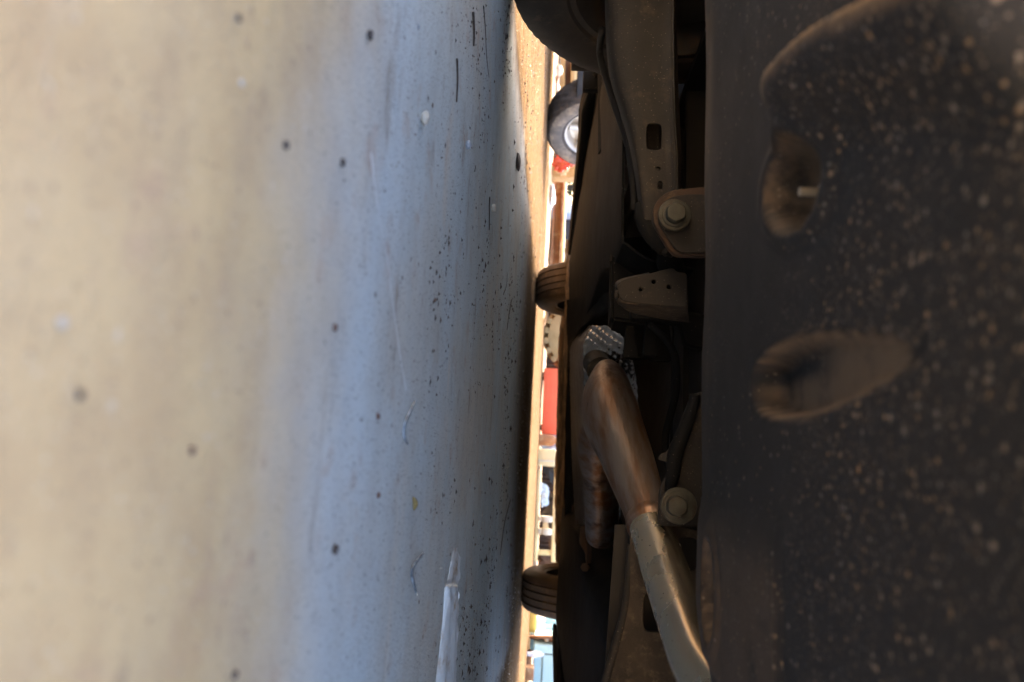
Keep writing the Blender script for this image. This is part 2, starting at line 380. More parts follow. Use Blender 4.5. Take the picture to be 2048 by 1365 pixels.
def car_body():
    ys = sorted(set([CAR_F, .20, .26, .36, .5, .62] + [.70 + .04 * i for i in range(21)] + [1.55, 1.7, 1.9, 2.2, 2.5, 2.8, 3.0, 3.1] + [3.2 + .04 * i for i in range(21)] + [CAR_R]))
    def top(y):
        k = [(.165, .55), (.2, .68), (.36, .80), (.7, .90), (1.3, 1.0), (1.95, 1.40), (2.6, 1.46), (3.4, 1.42), (3.8, 1.20), (3.95, .95), (4.06, .70)]
        for (a, b), (c, d) in zip(k, k[1:]):
            if y <= c: return b + (d - b) * (y - a) / (c - a)
        return k[-1][1]
    def half(y):
        if y < .5: return HW - .20 * (1 - (y - CAR_F) / (.5 - CAR_F)) ** 2
        if y > 3.8: return HW - .16 * ((y - 3.8) / .35) ** 2
        return HW
    def bot(y):
        z = .175 if y > 1 else .235
        if y > 3.9: z = .185
        for ax in (F_AX, R_AX):
            d = abs(y - ax)
            if d < .35: z = max(z, .30 + math.sqrt(max(0, .35 ** 2 - d * d)))
        return z
    vs_, fs = [], []
    for y in ys:
        h, t, b = half(y), top(y), bot(y); sh = min(t, .88)
        b = min(b, sh - .05)
        roof = h * (.98 if t < 1.02 else .72)
        sec = [(-h + .01, b), (-h, b + .02), (-h, sh - .08), (-h * .97, sh), (-roof, max(sh + .001, t - .06)), (-roof * .8, t), (0, t + .02), (roof * .8, t), (roof, max(sh + .001, t - .06)), (h * .97, sh), (h, sh - .08), (h, b + .02), (h - .01, b)]
        vs_ += [(x, y, z) for x, z in sec]
    n = 13
    for i in range(len(ys) - 1):
        for k in range(n - 1): fs.append((i * n + k, i * n + k + 1, (i + 1) * n + k + 1, (i + 1) * n + k))
    fs.append(tuple(range(n))); fs.append(tuple((len(ys) - 1) * n + k for k in range(n))[::-1])
    return mesh_obj('body', vs_, fs, M['body'], car, auto=40)
car_body()

# sheet-metal floor of the body, above everything that hangs from it
def floor_pan():
    bm = bmesh.new()
    bm_box(bm, (0, .90, .62), (1.15, .44, .02)); bm_box(bm, (0, 2.45, .345), (1.66, 2.02, .02)); bm_box(bm, (0, 3.62, .36), (1.05, .9, .02)); bm_box(bm, (0, 3.92, .33), (1.5, .14, .02))
    bm_box(bm, (0, 1.29, .50), (1.14, .02, .34))
    bm_box(bm, (0, 3.97, .27), (1.36, .03, .14))
    for s in (-1, 1):
        for ax in (F_AX, R_AX):
            bm_box(bm, (s * .575, ax, .50), (.012, .76, .35))
    return bm_obj('floor_pan', bm, M['black'], car, False)
floor_pan()

# ---- undertray: one moulded plastic sheet with pressed ridge, scoop and fixing recesses
TZ = .225
def undertray():
    rid = [pZ(u, v, TZ - .024) for u, v in ((1482, 266), (1502, 205), (1545, 135), (1615, 66), (1710, 12), (1850, -60))]
    ridpts = [Vector(p[:2]) for p in catmull([tuple(p) for p in rid], 6)]
    rc1 = pZ(1585, 372, TZ); rc2 = pZ(1424, 1182, TZ)
    sc0, sc1 = pZ(1500, 775, TZ), pZ(1835, 700, TZ)
    sax = (sc1 - sc0); slen = sax.length; sdir = sax.normalized(); snor = Vector((-sdir.y, sdir.x, 0))
    pad_far, pad_near = pZ(1395, 1150, TZ).y, pZ(1555, 1150, TZ).y
    pad_x0, pad_x1 = pZ(1480, 1010, TZ).x, pZ(1530, 1290, TZ).x
    def sm(a, b, x):
        t = max(0, min(1, (x - a) / (b - a))); return t * t * (3 - 2 * t)
    def edge(x):                                    # trailing edge of the tray
        e = .655 + .008 * math.sin(x * 9) + .004 * math.sin(x * 31)
        k = pZ(1410, 1210, TZ).x
        if x > k: e -= min(.40, 1.8 * (x - k) ** 1.35)
        return e
    def H(x, y):
        z = TZ + .0012 * noise.noise(Vector((x * 9, y * 9, 0))) + .0035 * noise.noise(Vector((x * 2.2, y * 2.2, 4)))
        p = Vector((x, y)); mud = .32 * sm(.085, .045, edge(x) - y) * (sm(.10, -.25, x) + .2)
        # pressed ridge: hangs down, steep on its far side and soft towards the camera
        best = 9; sgn = 1
        for a, b in zip(ridpts, ridpts[1:]):
            ab = b - a; t = max(0, min(1, (p - a).dot(ab) / ab.length_squared)); q = a + ab * t; d = (p - q).length
            if d < best: best = d; sgn = 1 if (ab.x * (p.y - q.y) - ab.y * (p.x - q.x)) > 0 else -1
        if best < .10:
            w = .009 if sgn < 0 else .048
            z -= .026 * (1 - sm(0, w, best)) * sm(-.02, .05, (p - ridpts[0]).dot((ridpts[4] - ridpts[0]).normalized())); mud = max(mud, 1 - sm(.002, .0075, best), (.9 if sgn < 0 else 0) * (1 - sm(.006, .02, best)))
        # fixing recesses
        for c, rx, ry in ((rc1, .0265, .046), (rc2, .036, .024)):
            q = math.hypot((x - c.x + .22 * (y - c.y)) / rx, (y - c.y) / ry)
            z += .026 * (1 - sm(.80, 1.0, q)); mud = max(mud, .8 * (1 - sm(.95, 1.05, q)) * sm(.0, .4, q)); z -= .003 * (1 - sm(.0, .35, abs(q - 1.12)))
        # scoop that deepens away from the camera
        d = Vector((x, y, 0)) - Vector((sc0.x, sc0.y, 0)); t = d.dot(sdir) / slen; s = d.dot(snor)
        if -.1 < t < 1.1:
            w = .0255 * math.sqrt(max(0, t + .02)) * (1.04 - t) * 1.9 if t > -.02 else 0
            if w > 1e-4:
                g = (1 - sm(.74, 1.04, abs(s) / w)) * sm(-.02, .05, t)
                z += (.017 * (1 - t) + .003) * g
                mud = max(mud, .95 * g * max(sm(-.35, .15, s / w), sm(.30, .6, t)), .8 * sm(.5, .9, abs(s) / w) * (1 - sm(1.0, 1.12, abs(s) / w)) * sm(0, .1, t))
        # raised pad near the exhaust side
        if pad_x0 < x < pad_x1 + .05:
            z -= .0035 * sm(pad_x0 - .01, pad_x0 + .03, x) * sm(pad_near - .004, pad_near + .006, y); mud = max(mud, .28 * sm(pad_x0, pad_x0 + .05, x) * sm(pad_near, pad_near + .01, y))
        # trailing lip turns up
        z += .030 * sm(.030, 0, edge(x) - y) ** 2 + .006 * sm(.10, 0, edge(x) - y)
        # front lip rolls up to the bumper
        z += .03 * sm(.03, 0, y - CAR_F)
        muds.append(mud); return z
    muds = []; SIDE = False
    xs = [-.84 + .02 * i for i in range(17)] + [-.50 + .0035 * i for i in range(280)] + [.48 + .02 * i for i in range(19)]
    NJ = 130
    vs_, fs = [], []
    for j in range(NJ + 1):
        for x in xs:
            e = edge(x); fr = CAR_F + .004 + .17 * (abs(x) / .84) ** 3
            y = fr + (e - fr) * (j / NJ) if e > fr else fr
            vs_.append((x, y, H(x, y)))
    W = len(xs)
    for j in range(NJ):
        for i in range(W - 1): fs.append((j * W + i, j * W + i + 1, (j + 1) * W + i + 1, (j + 1) * W + i))
    o = mesh_obj('undertray', vs_, fs, M['tray'], car)
    ca = o.data.attributes.new('mud', 'FLOAT', 'POINT')
    ca.data.foreach_set('value', muds)
    sa = o.data.attributes.new('spatter', 'FLOAT', 'POINT')
    sa.data.foreach_set('value', [max(.05, min(1, (.95 * sm(.46, .22, p[1]) + .15) * (1.0 + .9 * noise.noise(Vector((p[0] * 7, p[1] * 7, 3)))))) for p in vs_])
    md = o.modifiers.new('solid', 'SOLIDIFY'); md.thickness = .003; md.offset = 1.0
    for c, dz in ((rc1, .0), (rc2, .0)):
        bm = bmesh.new()
        bm_cyl(bm, (c.x + .004, c.y - .002, TZ + .030), (c.x + .004, c.y - .002, TZ + .003), .0030, .0024, 14); bm_cyl(bm, (c.x + .004, c.y - .002, TZ + .020), (c.x + .004, c.y - .002, TZ + .014), .006, .006, 6)
        bm_obj('fixing_stud', bm, M['stud'], o)
    return o
M['stud'] = mat('pale_stud', (.62, .54, .42), .5, .2, bump=.1)
undertray()

# ---- front suspension and subframe
def control_arm_left():
    rows = []
    for v, c in ((-140, (1208, 1219, 1262, 1334, 1343, 1350)), (-40, (1209, 1220, 1262, 1334, 1343, 1352)), (60, (1211, 1222, 1262, 1334, 1343, 1353)), (130, (1216, 1226, 1263, 1334, 1344, 1355)), (170, (1223, 1233, 1266, 1334, 1345, 1356)), (220, (1238, 1247, 1272, 1335, 1347, 1359)), (260, (1250, 1258, 1277, 1337, 1349, 1361)), (310, (1262, 1268, 1282, 1340, 1352, 1363)), (360, (1271, 1276, 1288, 1341, 1353, 1362)), (415, (1277, 1282, 1293, 1345, 1356, 1362)), (440, (1279, 1283, 1294, 1346, 1356, 1362))):
        Y = .985
        ys = (Y + .045, Y + .012, Y, Y, Y - .010, Y + .02)
        rows.append([pY(u, v, y) for u, y in zip(c, ys)])
    o = patch('control_arm', rows, M['arm'], car, nu=4, nv=4, thick=.004)
    cs = []
    def slot(u, v, du, dv, e):
        p = pY(u, v, .985); w, h = du * .985 / FPX / 2, dv * .985 / FPX / 2
        pts = [(p.x + h * math.copysign(abs(math.cos(a)) ** e, math.cos(a)), p.z + w * math.copysign(abs(math.sin(a)) ** e, math.sin(a))) for a in [2 * math.pi * k / 28 for k in range(28)]]
        bm = bmesh.new(); r0 = [bm.verts.new((x, .955, z)) for x, z in pts]; r1 = [bm.verts.new((x, 1.01, z)) for x, z in pts]
        n = len(pts)
        for k in range(n): bm.faces.new((r0[k], r0[(k + 1) % n], r1[(k + 1) % n], r1[k]))
        bm.faces.new(r0[::-1]); bm.faces.new(r1)
        return bm_obj('cutter', bm, None, None, False)
    cs += [slot(1308, 274, 33, 60, .45), slot(1316, 338, 11, 9, 1), slot(1320, 371, 12, 18, .8)]
    cut(o, cs)
    # back of the box section, seen through the slots
    rows2 = [[pY(u, v, Y) for u, Y in ((a, 1.035), (b, 1.04), (c, 1.03))] for v, a, b, c in ((-140, 1212, 1285, 1350), (60, 1215, 1290, 1353), (220, 1240, 1300, 1359), (330, 1266, 1310, 1362), (420, 1280, 1318, 1360))]
    patch('arm_back', rows2, M['arm'], car, nu=4, nv=4, thick=.003)
    return o
control_arm_left()
def bolt(u, v, Y, wr, hr, off=(0, 0), hole=None):
    p = pY(u, v, Y); q = pY(u + off[0], v + off[1], Y)
    k = Y / FPX
    fr = lambda c: Matrix.Translation(c) @ Matrix(((1, 0, 0), (0, 0, -1), (0, 1, 0))).to_4x4()
    R_, r_ = wr * k, hr * k
    e = empty('subframe_bolt', p, car); e.location = p
    fl = lambda prof, n, c: lathe(prof, n, Matrix.Translation(c - p) @ Matrix(((1, 0, 0), (0, 0, -1), (0, 1, 0))).to_4x4())
    vs_, fs = fl([(.0001, .004), (R_ * .55, .0042), (R_ * .62, .0034), (R_ - .002, .0034), (R_ - .0005, .0028), (R_, .0015), (R_, -.003), (.0001, -.003)], 40, p)
    w = mesh_obj('washer', vs_, fs, M['bolt'], e); sharp(w, 40)
    prof = [(.0001, .0165), (r_ * .55, .0166), (r_ * .86, .0160), (r_ * .95, .0145), (r_, .012), (r_, .006), (r_ * 1.22, .0052), (r_ * 1.25, .003), (.0001, .002)]
    vs_, fs = fl(prof, 48, q)
    def hexr(i, k):
        return 0
    P = len(prof); n = 48; c0 = q - p
    out = []
    for idx, vv in enumerate(vs_):
        i, kk = idx % P, idx // P
        if 1 < i < 6:
            a = 2 * math.pi * kk / n; a6 = (a % (math.pi / 3)) - math.pi / 6
            s = 1 + .35 * ((.955 / math.cos(a6)) - 1)
            d = vv - c0; d = Vector((d.x * s, d.y, d.z * s)); vv = c0 + d
        out.append(vv)
    hd = mesh_obj('bolt_head', out, fs, M['bolt'], e); sharp(hd, 35)
    if hole:
        c = pY(hole[0], hole[1], Y - .004) - p
        bm = bmesh.new(); bm_cyl(bm, c + Vector((0, -.0008, 0)), c + Vector((0, .006, 0)), hole[2] * k, n=14); bm_obj('washer_hole', bm, M['black'], e)
bolt(1349, 431, .925, 34, 21, (0, 1), (1371, 426, 4.5))
bolt(1357, 1012, .925, 35, 20, (-6, 0), (1373, 1012, 5))
o = pix_plate('mount_bracket', [(1420, 378), (1372, 382), (1340, 386), (1319, 400), (1307, 420), (1308, 448), (1322, 472), (1336, 496), (1350, 512), (1420, 514)], [], .945, .012, M['rust'], car, .012)
pix_plate('mount_bracket', [(1420, 392), (1374, 392), (1345, 396), (1327, 408), (1317, 424), (1319, 446), (1332, 468), (1346, 492), (1360, 505), (1420, 505)], [], .937, .006, M['arm'], car, .012)
# rubber bushing behind the bracket
for k, (u, rr) in enumerate(((1283, .020), (1292, .024), (1303, .026))):
    a, b = pY(u + 2, 418 + 6 * k, 1.0), pY(u + 22, 500 + 4 * k, 1.0)
    tube('bushing', [(*pY(u, 410 + 8 * k, 1.01), .010), (*pY(u + 6, 440 + 6 * k, 1.0), .013), (*pY(u + 22, 472 + 5 * k, .995), .013), (*pY(u + 48, 500 + 2 * k, .99), .011)], M['black'] if k % 2 else M['floor'], car, 14, 5)
tube('rubber_boot', [(*pY(1320, 504, 1.05), .006), (*pY(1328, 512, 1.05), .015), (*pY(1340, 528, 1.05), .019), (*pY(1350, 545, 1.06), .015), (*pY(1356, 560, 1.07), .012)], M['floor'], car, 18, 6)
# gearbox mount: folded plate with three holes
gm = pix_plate('mount_plate', [(1237, 588), (1240, 566), (1258, 559), (1300, 550), (1344, 538), (1352, 546), (1372, 548), (1372, 614), (1300, 609), (1246, 602)], [(1281, 580, 12, 12, 1), (1307, 565, 12.5, 12.5, 1), (1337, 575, 13, 13, 1)], 1.0, .005, M['arm'], car, .008)
patch('mount_flange', [[pY(1236, 580, 1.0), pY(1241, 604, 1.0), pY(1300, 611, 1.0), pY(1374, 615, 1.0)], [pY(1240, 590, 1.05), pY(1250, 620, 1.06), pY(1310, 636, 1.08), pY(1378, 646, 1.09)]], M['arm_rough'], car, 5, 3, .004)
patch('mount_flange', [[pY(1237, 586, 1.0), pY(1240, 565, 1.0), pY(1300, 549, 1.0)], [pY(1236, 590, 1.04), pY(1234, 562, 1.05), pY(1298, 545, 1.05)]], M['arm'], car, 5, 2, .004)
# plastic duct box behind the mount
def duct():
    bm = bmesh.new()
    f = [pY(1219, 517, 1.22), pY(1302, 512, 1.22), pY(1305, 650, 1.22), pY(1222, 640, 1.22)]
    b = [pY(1224, 478, 1.36), pY(1300, 470, 1.36), pY(1312, 690, 1.36), pY(1215, 660, 1.36)]
    V = [bm.verts.new(p) for p in f + b]
    for q in ((0, 1, 2, 3), (4, 5, 1, 0), (5, 6, 2, 1), (6, 7, 3, 2), (7, 4, 0, 3), (7, 6, 5, 4)): bm.faces.new([V[i] for i in q])
    bmesh.ops.recalc_face_normals(bm, faces=bm.faces)
    bmesh.ops.bevel(bm, geom=list(bm.edges), offset=.006, segments=3, affect='EDGES')
    return bm_obj('duct_box', bm, M['floor'], car)
duct()
for u0, u1, v0, v1, Y in ((1248, 1264, 640, 716, 1.26), (1287, 1302, 640, 712, 1.20), (1300, 1334, 645, 722, 1.24)):
    pix_plate('tunnel_bracket', [(u0 + 6, v0), (u1, v0), (u1 + 10, v1), (u0, v1)], [], Y, .02, M['floor'], car, .004)
pix_plate('tunnel_bracket', [(1268, 640), (1280, 640), (1300, 716), (1262, 718)], [], 1.30, .03, M['floor'], car, .004)
pix_plate('crossmember', [(1262, 600), (1420, 640), (1420, 700), (1370, 690), (1362, 650), (1300, 640), (1262, 640)], [], 1.16, .03, M['floor'], car, .006)
# right side of the subframe with its hooked edge
pix_plate('subframe_plate', [(1420, 780), (1384, 792), (1372, 822), (1360, 852), (1346, 884), (1336, 906), (1322, 910), (1317, 918), (1330, 921), (1339, 928), (1338, 944), (1328, 962), (1320, 986), (1318, 1050), (1420, 1050)], [], .96, .010, M['arm'], car, .006)
tube('subframe_rib', [(*pY(1392, 790, .95), .007), (*pY(1374, 850, .95), .008), (*pY(1352, 905, .95), .010), (*pY(1345, 950, .95), .009), (*pY(1338, 985, .95), .006)], M['floor'], car, 12, 6)
# right control arm
arm_r = pix_plate('control_arm', [(1264, 1040), (1330, 1035), (1372, 1062), (1420, 1066), (1440, 1480), (1192, 1480), (1218, 1362), (1242, 1275), (1256, 1200), (1260, 1120)], [(1308, 1224, 46, 74, .45), (1374, 1108, 52, 66, .6)], 1.0, .008, M['arm_rough'], car, .02)
patch('arm_back', [[pY(1230, 1050, 1.06), pY(1440, 1050, 1.06)], [pY(1200, 1480, 1.06), pY(1440, 1480, 1.06)]], M['black'], car, 2, 2, .004)
tube('arm_flange', [(*pY(1260, 1090, 1.0), .004), (*pY(1253, 1200, 1.0), .005), (*pY(1232, 1290, 1.0), .006), (*pY(1210, 1370, 1.0), .006), (*pY(1188, 1480, 1.0), .006)], M['arm'], car, 10, 6)

# ---- underfloor panels either side of the exhaust tunnel
def floor_panel(side):
    rows = []
    for y in (1.12, 1.25, 1.5, 1.8, 2.1, 2.4, 2.7, 3.0, 3.24):
        t = (y - 1.1) / 2.15
        zs = .205 - .035 * t if side < 0 else .212 - .040 * t
        xin = (.19 if y < 1.4 else .24) if side < 0 else (.36 if y < 1.9 else .30)
        xo = .80 if y > 1.6 else .62 + .18 * max(0, (y - 1.12) / .48) ** 1.5
        row = [(xin - .012, .315), (xin, .25), (xin + .025, zs + .006), (xin + .05, zs - .004), (.43, zs - .006), (.47, zs - .006), (.52, zs - .006), (.57, zs - .007), (.64, zs - .009), (xo - .04 if xo > .7 else xo - .005, zs - .012), (xo + .0, zs - .004)]
        rows.append([Vector((side * x, y, z)) for x, z in row])
    return patch('floor_panel', rows, M['floor'], car, nu=4, nv=5, thick=.004, disp=lambda a, b, p: .002 * noise.noise(p * 7))
floor_panel(-1); floor_panel(1)
# sill skirts
for s in (-1, 1):
    patch('sill', [[Vector((s * .805, y, .168 + (.03 if y < 1.8 else 0))), Vector((s * .80, y, .152 + (.03 if y < 1.8 else 0))), Vector((s * .83, y, .150 + (.03 if y < 1.8 else 0))), Vector((s * .845, y, .185))] for y in (1.60, 1.8, 1.95, 2.4, 2.9, 3.2)], M['floor'], car, 3, 4, .004)
# wheel arch liner bits at the front left
box('liner_bracket', pY(1186, 165, 1.66), (.05, .02, .05), M['floor'], car, bev=.003)
box('liner_bracket', pY(1194, 128, 1.58), (.025, .03, .12), M['black'], car, bev=.003)
patch('arch_liner', [[Vector((-.84, 1.42, .30)), Vector((-.60, 1.42, .30))], [Vector((-.84, 1.50, .22)), Vector((-.60, 1.49, .22))], [Vector((-.84, 1.60, .175)), Vector((-.58, 1.60, .185))]], M['floor'], car, 4, 4, .004)
patch('arch_liner', [[Vector((.84, 1.42, .30)), Vector((.60, 1.42, .30))], [Vector((.84, 1.50, .22)), Vector((.60, 1.49, .22))], [Vector((.84, 1.60, .175)), Vector((.58, 1.60, .185))]], M['floor'], car, 4, 4, .004)

# loose lines and hoses
tube('brake_hose', [(*pY(1205, 60, 1.10), .006), (*pY(1200, 110, 1.16), .006), (*pY(1222, 190, 1.10), .006), (*pY(1258, 300, 1.08), .006), (*pY(1270, 420, 1.10), .006)], M['black'], car, 10, 6)
tube('wiring_loom', [(*pY(1300, 650, 1.15), .005), (*pY(1345, 700, 1.12), .006), (*pY(1352, 780, 1.15), .006), (*pY(1330, 880, 1.2), .006), (*pY(1345, 960, 1.1), .006)], M['floor'], car, 10, 6)
tube('fuel_line', [(-.30, 1.10, .222, .005), (-.27, 1.5, .212, .005), (-.28, 2.2, .20, .005), (-.28, 3.1, .185, .005)], M['arm'], car, 10, 5)
# ---- exhaust
def P4(u, v, Y, r): return (*pY(u, v, Y), r)
ex = tube('exhaust_pipe', [P4(1580, 1500, .64, .029), P4(1478, 1432, .70, .029), P4(1404, 1340, .79, .029), P4(1366, 1245, .87, .029), P4(1333, 1150, .94, .029), P4(1300, 1050, 1.01, .029)], M['pipe'], car, 44, 10)
tube('weld_seam', [P4(1303, 1058, 1.003, .029), P4(1301.5, 1052, 1.008, .0312), P4(1299, 1046, 1.013, .032), P4(1297, 1040, 1.018, .0312), P4(1295, 1034, 1.023, .029)], M['pipe_rusty'], ex, 44, 4, rmod=lambda i, k: .02 * math.sin(k * 3.1 + i))
tube('exhaust_elbow', [P4(1297, 1040, 1.018, .0296), P4(1284, 1000, 1.05, .032), P4(1268, 955, 1.10, .0368), P4(1248, 900, 1.17, .0425), P4(1225, 845, 1.25, .0500), P4(1217, 800, 1.34, .0485), P4(1217, 772, 1.42, .0415), P4(1216, 752, 1.49, .0330), P4(1214, 741, 1.53, .0240), P4(1211, 736, 1.55, .012)], M['pipe_rusty'], ex, 44, 8)
tube('exhaust_resonator', [P4(1222, 820, 1.46, .036), P4(1206, 858, 1.50, .044), P4(1200, 895, 1.54, .047), P4(1199, 926, 1.57, .044), P4(1200, 948, 1.60, .0385), P4(1203, 1010, 1.66, .0385), P4(1204, 1060, 1.72, .0385), P4(1204, 1076, 1.735, .036), P4(1204, 1082, 1.74, .028)], M['pipe_rusty'], car, 36, 8)
cyl('pipe_collar', pY(1202, 742, 1.56), pY(1192, 726, 1.64), .030, M['black'], ex, n=28)
pix_plate('exhaust_hanger', [(1162, 1055), (1172, 1052), (1178, 1075), (1182, 1100), (1180, 1140), (1174, 1142), (1172, 1108), (1160, 1085)], [], 1.85, .012, M['rust'], car, .004)
cyl('hanger_nut', pY(1170, 1135, 1.80), pY(1176, 1135, 1.86), .011, M['rust'], car, n=6)
# dimpled aluminium heat shield in the tunnel
def dimple(a, b, p):
    s = .0185; q = p.x / s, (p.y * .59 - p.z * .81) / s
    row = round(q[1] / .866); cx = round(q[0] - .5 * (row % 2)) + .5 * (row % 2)
    d = math.hypot(q[0] - cx, q[1] - row * .866)
    return .0042 * (math.cos(min(1, d / .44) * math.pi) + 1) / 2 - .0022 * max(0, 1 - d / .2)
rows_near, rows_far = [], []
for v, us in ((652, ((1176, 2.15), (1186, 1.70), (1206, 1.66), (1228, 1.63))), (690, ((1143, 2.50), (1168, 1.68), (1212, 1.62), (1254, 1.57))), (740, ((1140, 2.60), (1168, 1.68), (1220, 1.62), (1270, 1.56))), (800, ((1141, 2.62), (1168, 1.78), (1222, 1.66), (1276, 1.57))), (900, ((1143, 2.60), (1168, 2.10), (1222, 1.79), (1274, 1.60))), (980, ((1147, 2.50), (1170, 2.20), (1216, 1.85), (1256, 1.66))), (1050, ((1151, 2.42), (1169, 2.20), (1205, 1.93), (1236, 1.74)))):
    pts_ = [pY(u, v, y) for u, y in us]
    rows_far.append(pts_[:2]); rows_near.append(pts_[1:])
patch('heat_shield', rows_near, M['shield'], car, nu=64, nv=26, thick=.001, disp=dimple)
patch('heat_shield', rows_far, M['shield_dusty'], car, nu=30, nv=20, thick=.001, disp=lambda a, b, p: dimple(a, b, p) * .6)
patch('shield_end', [[pY(1150, 1040, 2.42), pY(1166, 1040, 2.25)], [pY(1155, 1110, 2.35), pY(1172, 1110, 2.2)], [pY(1161, 1170, 2.28), pY(1175, 1165, 2.15)], [pY(1166, 1204, 2.22), pY(1174, 1208, 2.14)]], M['pipe_rusty'], car, 6, 6, .003)
# panel edge with a ragged curve in front of the shield
patch('tunnel_edge', [[pY(1134, 600, 2.6), pY(1180, 590, 1.9), pY(1222, 585, 1.55)], [pY(1133, 650, 2.55), pY(1182, 622, 1.85), pY(1235, 612, 1.5)], [pY(1135, 690, 2.5), pY(1162, 655, 2.0), pY(1190, 640, 1.8)]], M['floor'], car, 8, 6, .004, disp=lambda a, b, p: .003 * noise.noise(p * 30))
# black tunnel roof
tun = [[Vector((x, y, z)) for x, z in ((-.26, .30), (-.2, .335), (0, .34), (.2, .335), (.27, .30))] for y in (1.1, 1.6, 2.2, 3.0)]
patch('tunnel_roof', tun, M['black'], car, 3, 2, .003)

# ---- rear end
def strip(name, pts, Y, dy, m, disp=.004, zoff=0):
    """lower edge given in pixels, a lip that runs across the car at depth Y"""
    rows = []
    top_ = [pY(u + 14, v, Y + dy) + Vector((0, 0, .02)) for u, v in pts]
    mid = [pY(u + 3, v, Y) for u, v in pts]
    low = [pY(u, v, Y + dy * .12) for u, v in pts]
    bk = [pY(u, v, Y + dy * .12) + Vector((0, dy * .9, .012)) for u, v in pts]
    f = [pY(u + 12, v, Y) for u, v in pts]
    return patch(name, [f, mid, low, bk], m, car, 6, 3, .004, disp=lambda a, b, p: disp * noise.noise(Vector((p.x * 26, p.y * 10, p.z * 40))))
strip('rear_valance', [(1131, 480), (1128, 560), (1124, 640), (1118, 680), (1117, 740), (1115, 800), (1113.5, 870), (1112, 930), (1111, 1000), (1111.5, 1080), (1113, 1150), (1118, 1210), (1123, 1250), (1130, 1300), (1146, 1350), (1170, 1400)], 3.90, .12, M['valance'], .008)
strip('rear_tray', [(1136, 480), (1133, 560), (1130, 640), (1127, 690), (1126, 760), (1125, 850), (1124, 920), (1122, 950), (1121, 1020), (1123, 1100), (1126, 1160), (1131, 1220), (1137, 1280), (1144, 1340), (1156, 1400)], 3.30, .10, M['valance'], .008)
strip('floor_crossbar', [(1150, 690), (1140, 720), (1134, 800), (1132, 900), (1131, 1000), (1135, 1100), (1142, 1180), (1150, 1240), (1160, 1320)], 2.9, .08, M['floor'], .004)
tube('axle_beam', [(-.60, 3.60, .29, .035), (-.3, 3.55, .245, .035), (0, 3.54, .24, .035), (.3, 3.55, .245, .035), (.60, 3.60, .29, .035)], M['black'], car, 16, 5)

# ---- wheels
def tyre_profile(R0, w, rb, grooves=4, gd=.008):
    h = w / 2; p = [(rb, -h * .80), (rb + .008, -h * .92), (rb + (R0 - rb) * .35, -h * .985), (rb + (R0 - rb) * .55, -h), (R0 - .035, -h * .97), (R0 - .018, -h * .92), (R0 - .008, -h * .84), (R0 - .004, -h * .76)]
    q = []
    if grooves:
        xs = [(-.52 + 1.04 * k / (grooves - 1)) * h for k in range(grooves)]
        gw = .0038
        for x in xs: q += [(R0 - .0008, x - gw - .0008), (R0 - .002, x - gw), (R0 - gd, x - gw * .8), (R0 - gd, x + gw * .8), (R0 - .002, x + gw), (R0 - .0008, x + gw + .0008)]
    else:
        q = [(R0, (-.7 + 1.4 * k / 10) * h) for k in range(11)]
    return p + q + [(r, -x) for r, x in p[::-1]]
def axis_frame(c, ax):
    ax = Vector(ax).normalized(); return Matrix.Translation(Vector(c)) @ ax.to_track_quat('Z', 'Y').to_matrix().to_4x4()
def wheel(parent, c, ax, R0, w, rb, mt, mr, grooves=4, n=216, sip=True, mod=None, name='wheel', spokes=5):
    e = empty(name, c, parent); e.location = Vector(c) - (parent.location if parent.parent is None else Vector())
    fr = axis_frame((0, 0, 0), ax)
    prof = tyre_profile(R0, w, rb, grooves); P = len(prof)
    def dm(i, k):
        d = 0
        if sip and (3 < i < 8 or P - 9 < i < P - 4) and k % 3 == 0: d -= .0022 if (4 < i < 8 or P - 9 < i < P - 5) else .0008
        return d
    v, f = lathe(prof, n, fr, mod or dm)
    t = mesh_obj('tyre', v, f, mt, e); sharp(t, 38)
    h = w / 2
    rp = [(rb + .004, -h * .86), (rb - .006, -h * .84), (rb - .016, -h * .6), (rb - .022, -h * .2), (rb - .022, h * .45), (rb - .012, h * .7), (rb + .0, h * .84), (rb + .005, h * .86), (rb + .006, h * .80), (rb - .004, h * .76), (rb - .018, h * .5), (rb - .028, h * .34), (rb * .55, h * .26), (rb * .34, h * .42), (rb * .30, h * .55), (.0005, h * .56)]
    v, f = lathe(rp, 60, fr)
    r = mesh_obj('rim', v, f, mr, e); sharp(r, 40)
    for k in range(spokes):
        bm = bmesh.new(); a = 2 * math.pi * k / spokes + .3
        p0 = fr @ Vector((rb * .30 * math.cos(a), rb * .30 * math.sin(a), h * .50)); p1 = fr @ Vector((rb * .92 * math.cos(a), rb * .92 * math.sin(a), h * .62))
        bm_cyl(bm, p0, p1, rb * .12, rb * .10, 10); bm_obj('spoke', bm, mr, e)
    return e
for s in (-1, 1):
    e = wheel(car, (s * TX, F_AX, TR), (s, 0, 0), TR, .20, .195, M['rubber'], M['rim_dark'])
    v, f = lathe([(.03, -.02), (.115, -.02), (.12, -.018), (.12, .0), (.03, .0)], 40, axis_frame((-s * .045, 0, 0), (s, 0, 0)))
    mesh_obj('brake_disc', v, f, M['rim_dark'], e, auto=40)
    wheel(car, (s * TX, R_AX, TR), (s, 0, 0), TR, .185, .195, M['rubber_brown'], M['rim_dark'])
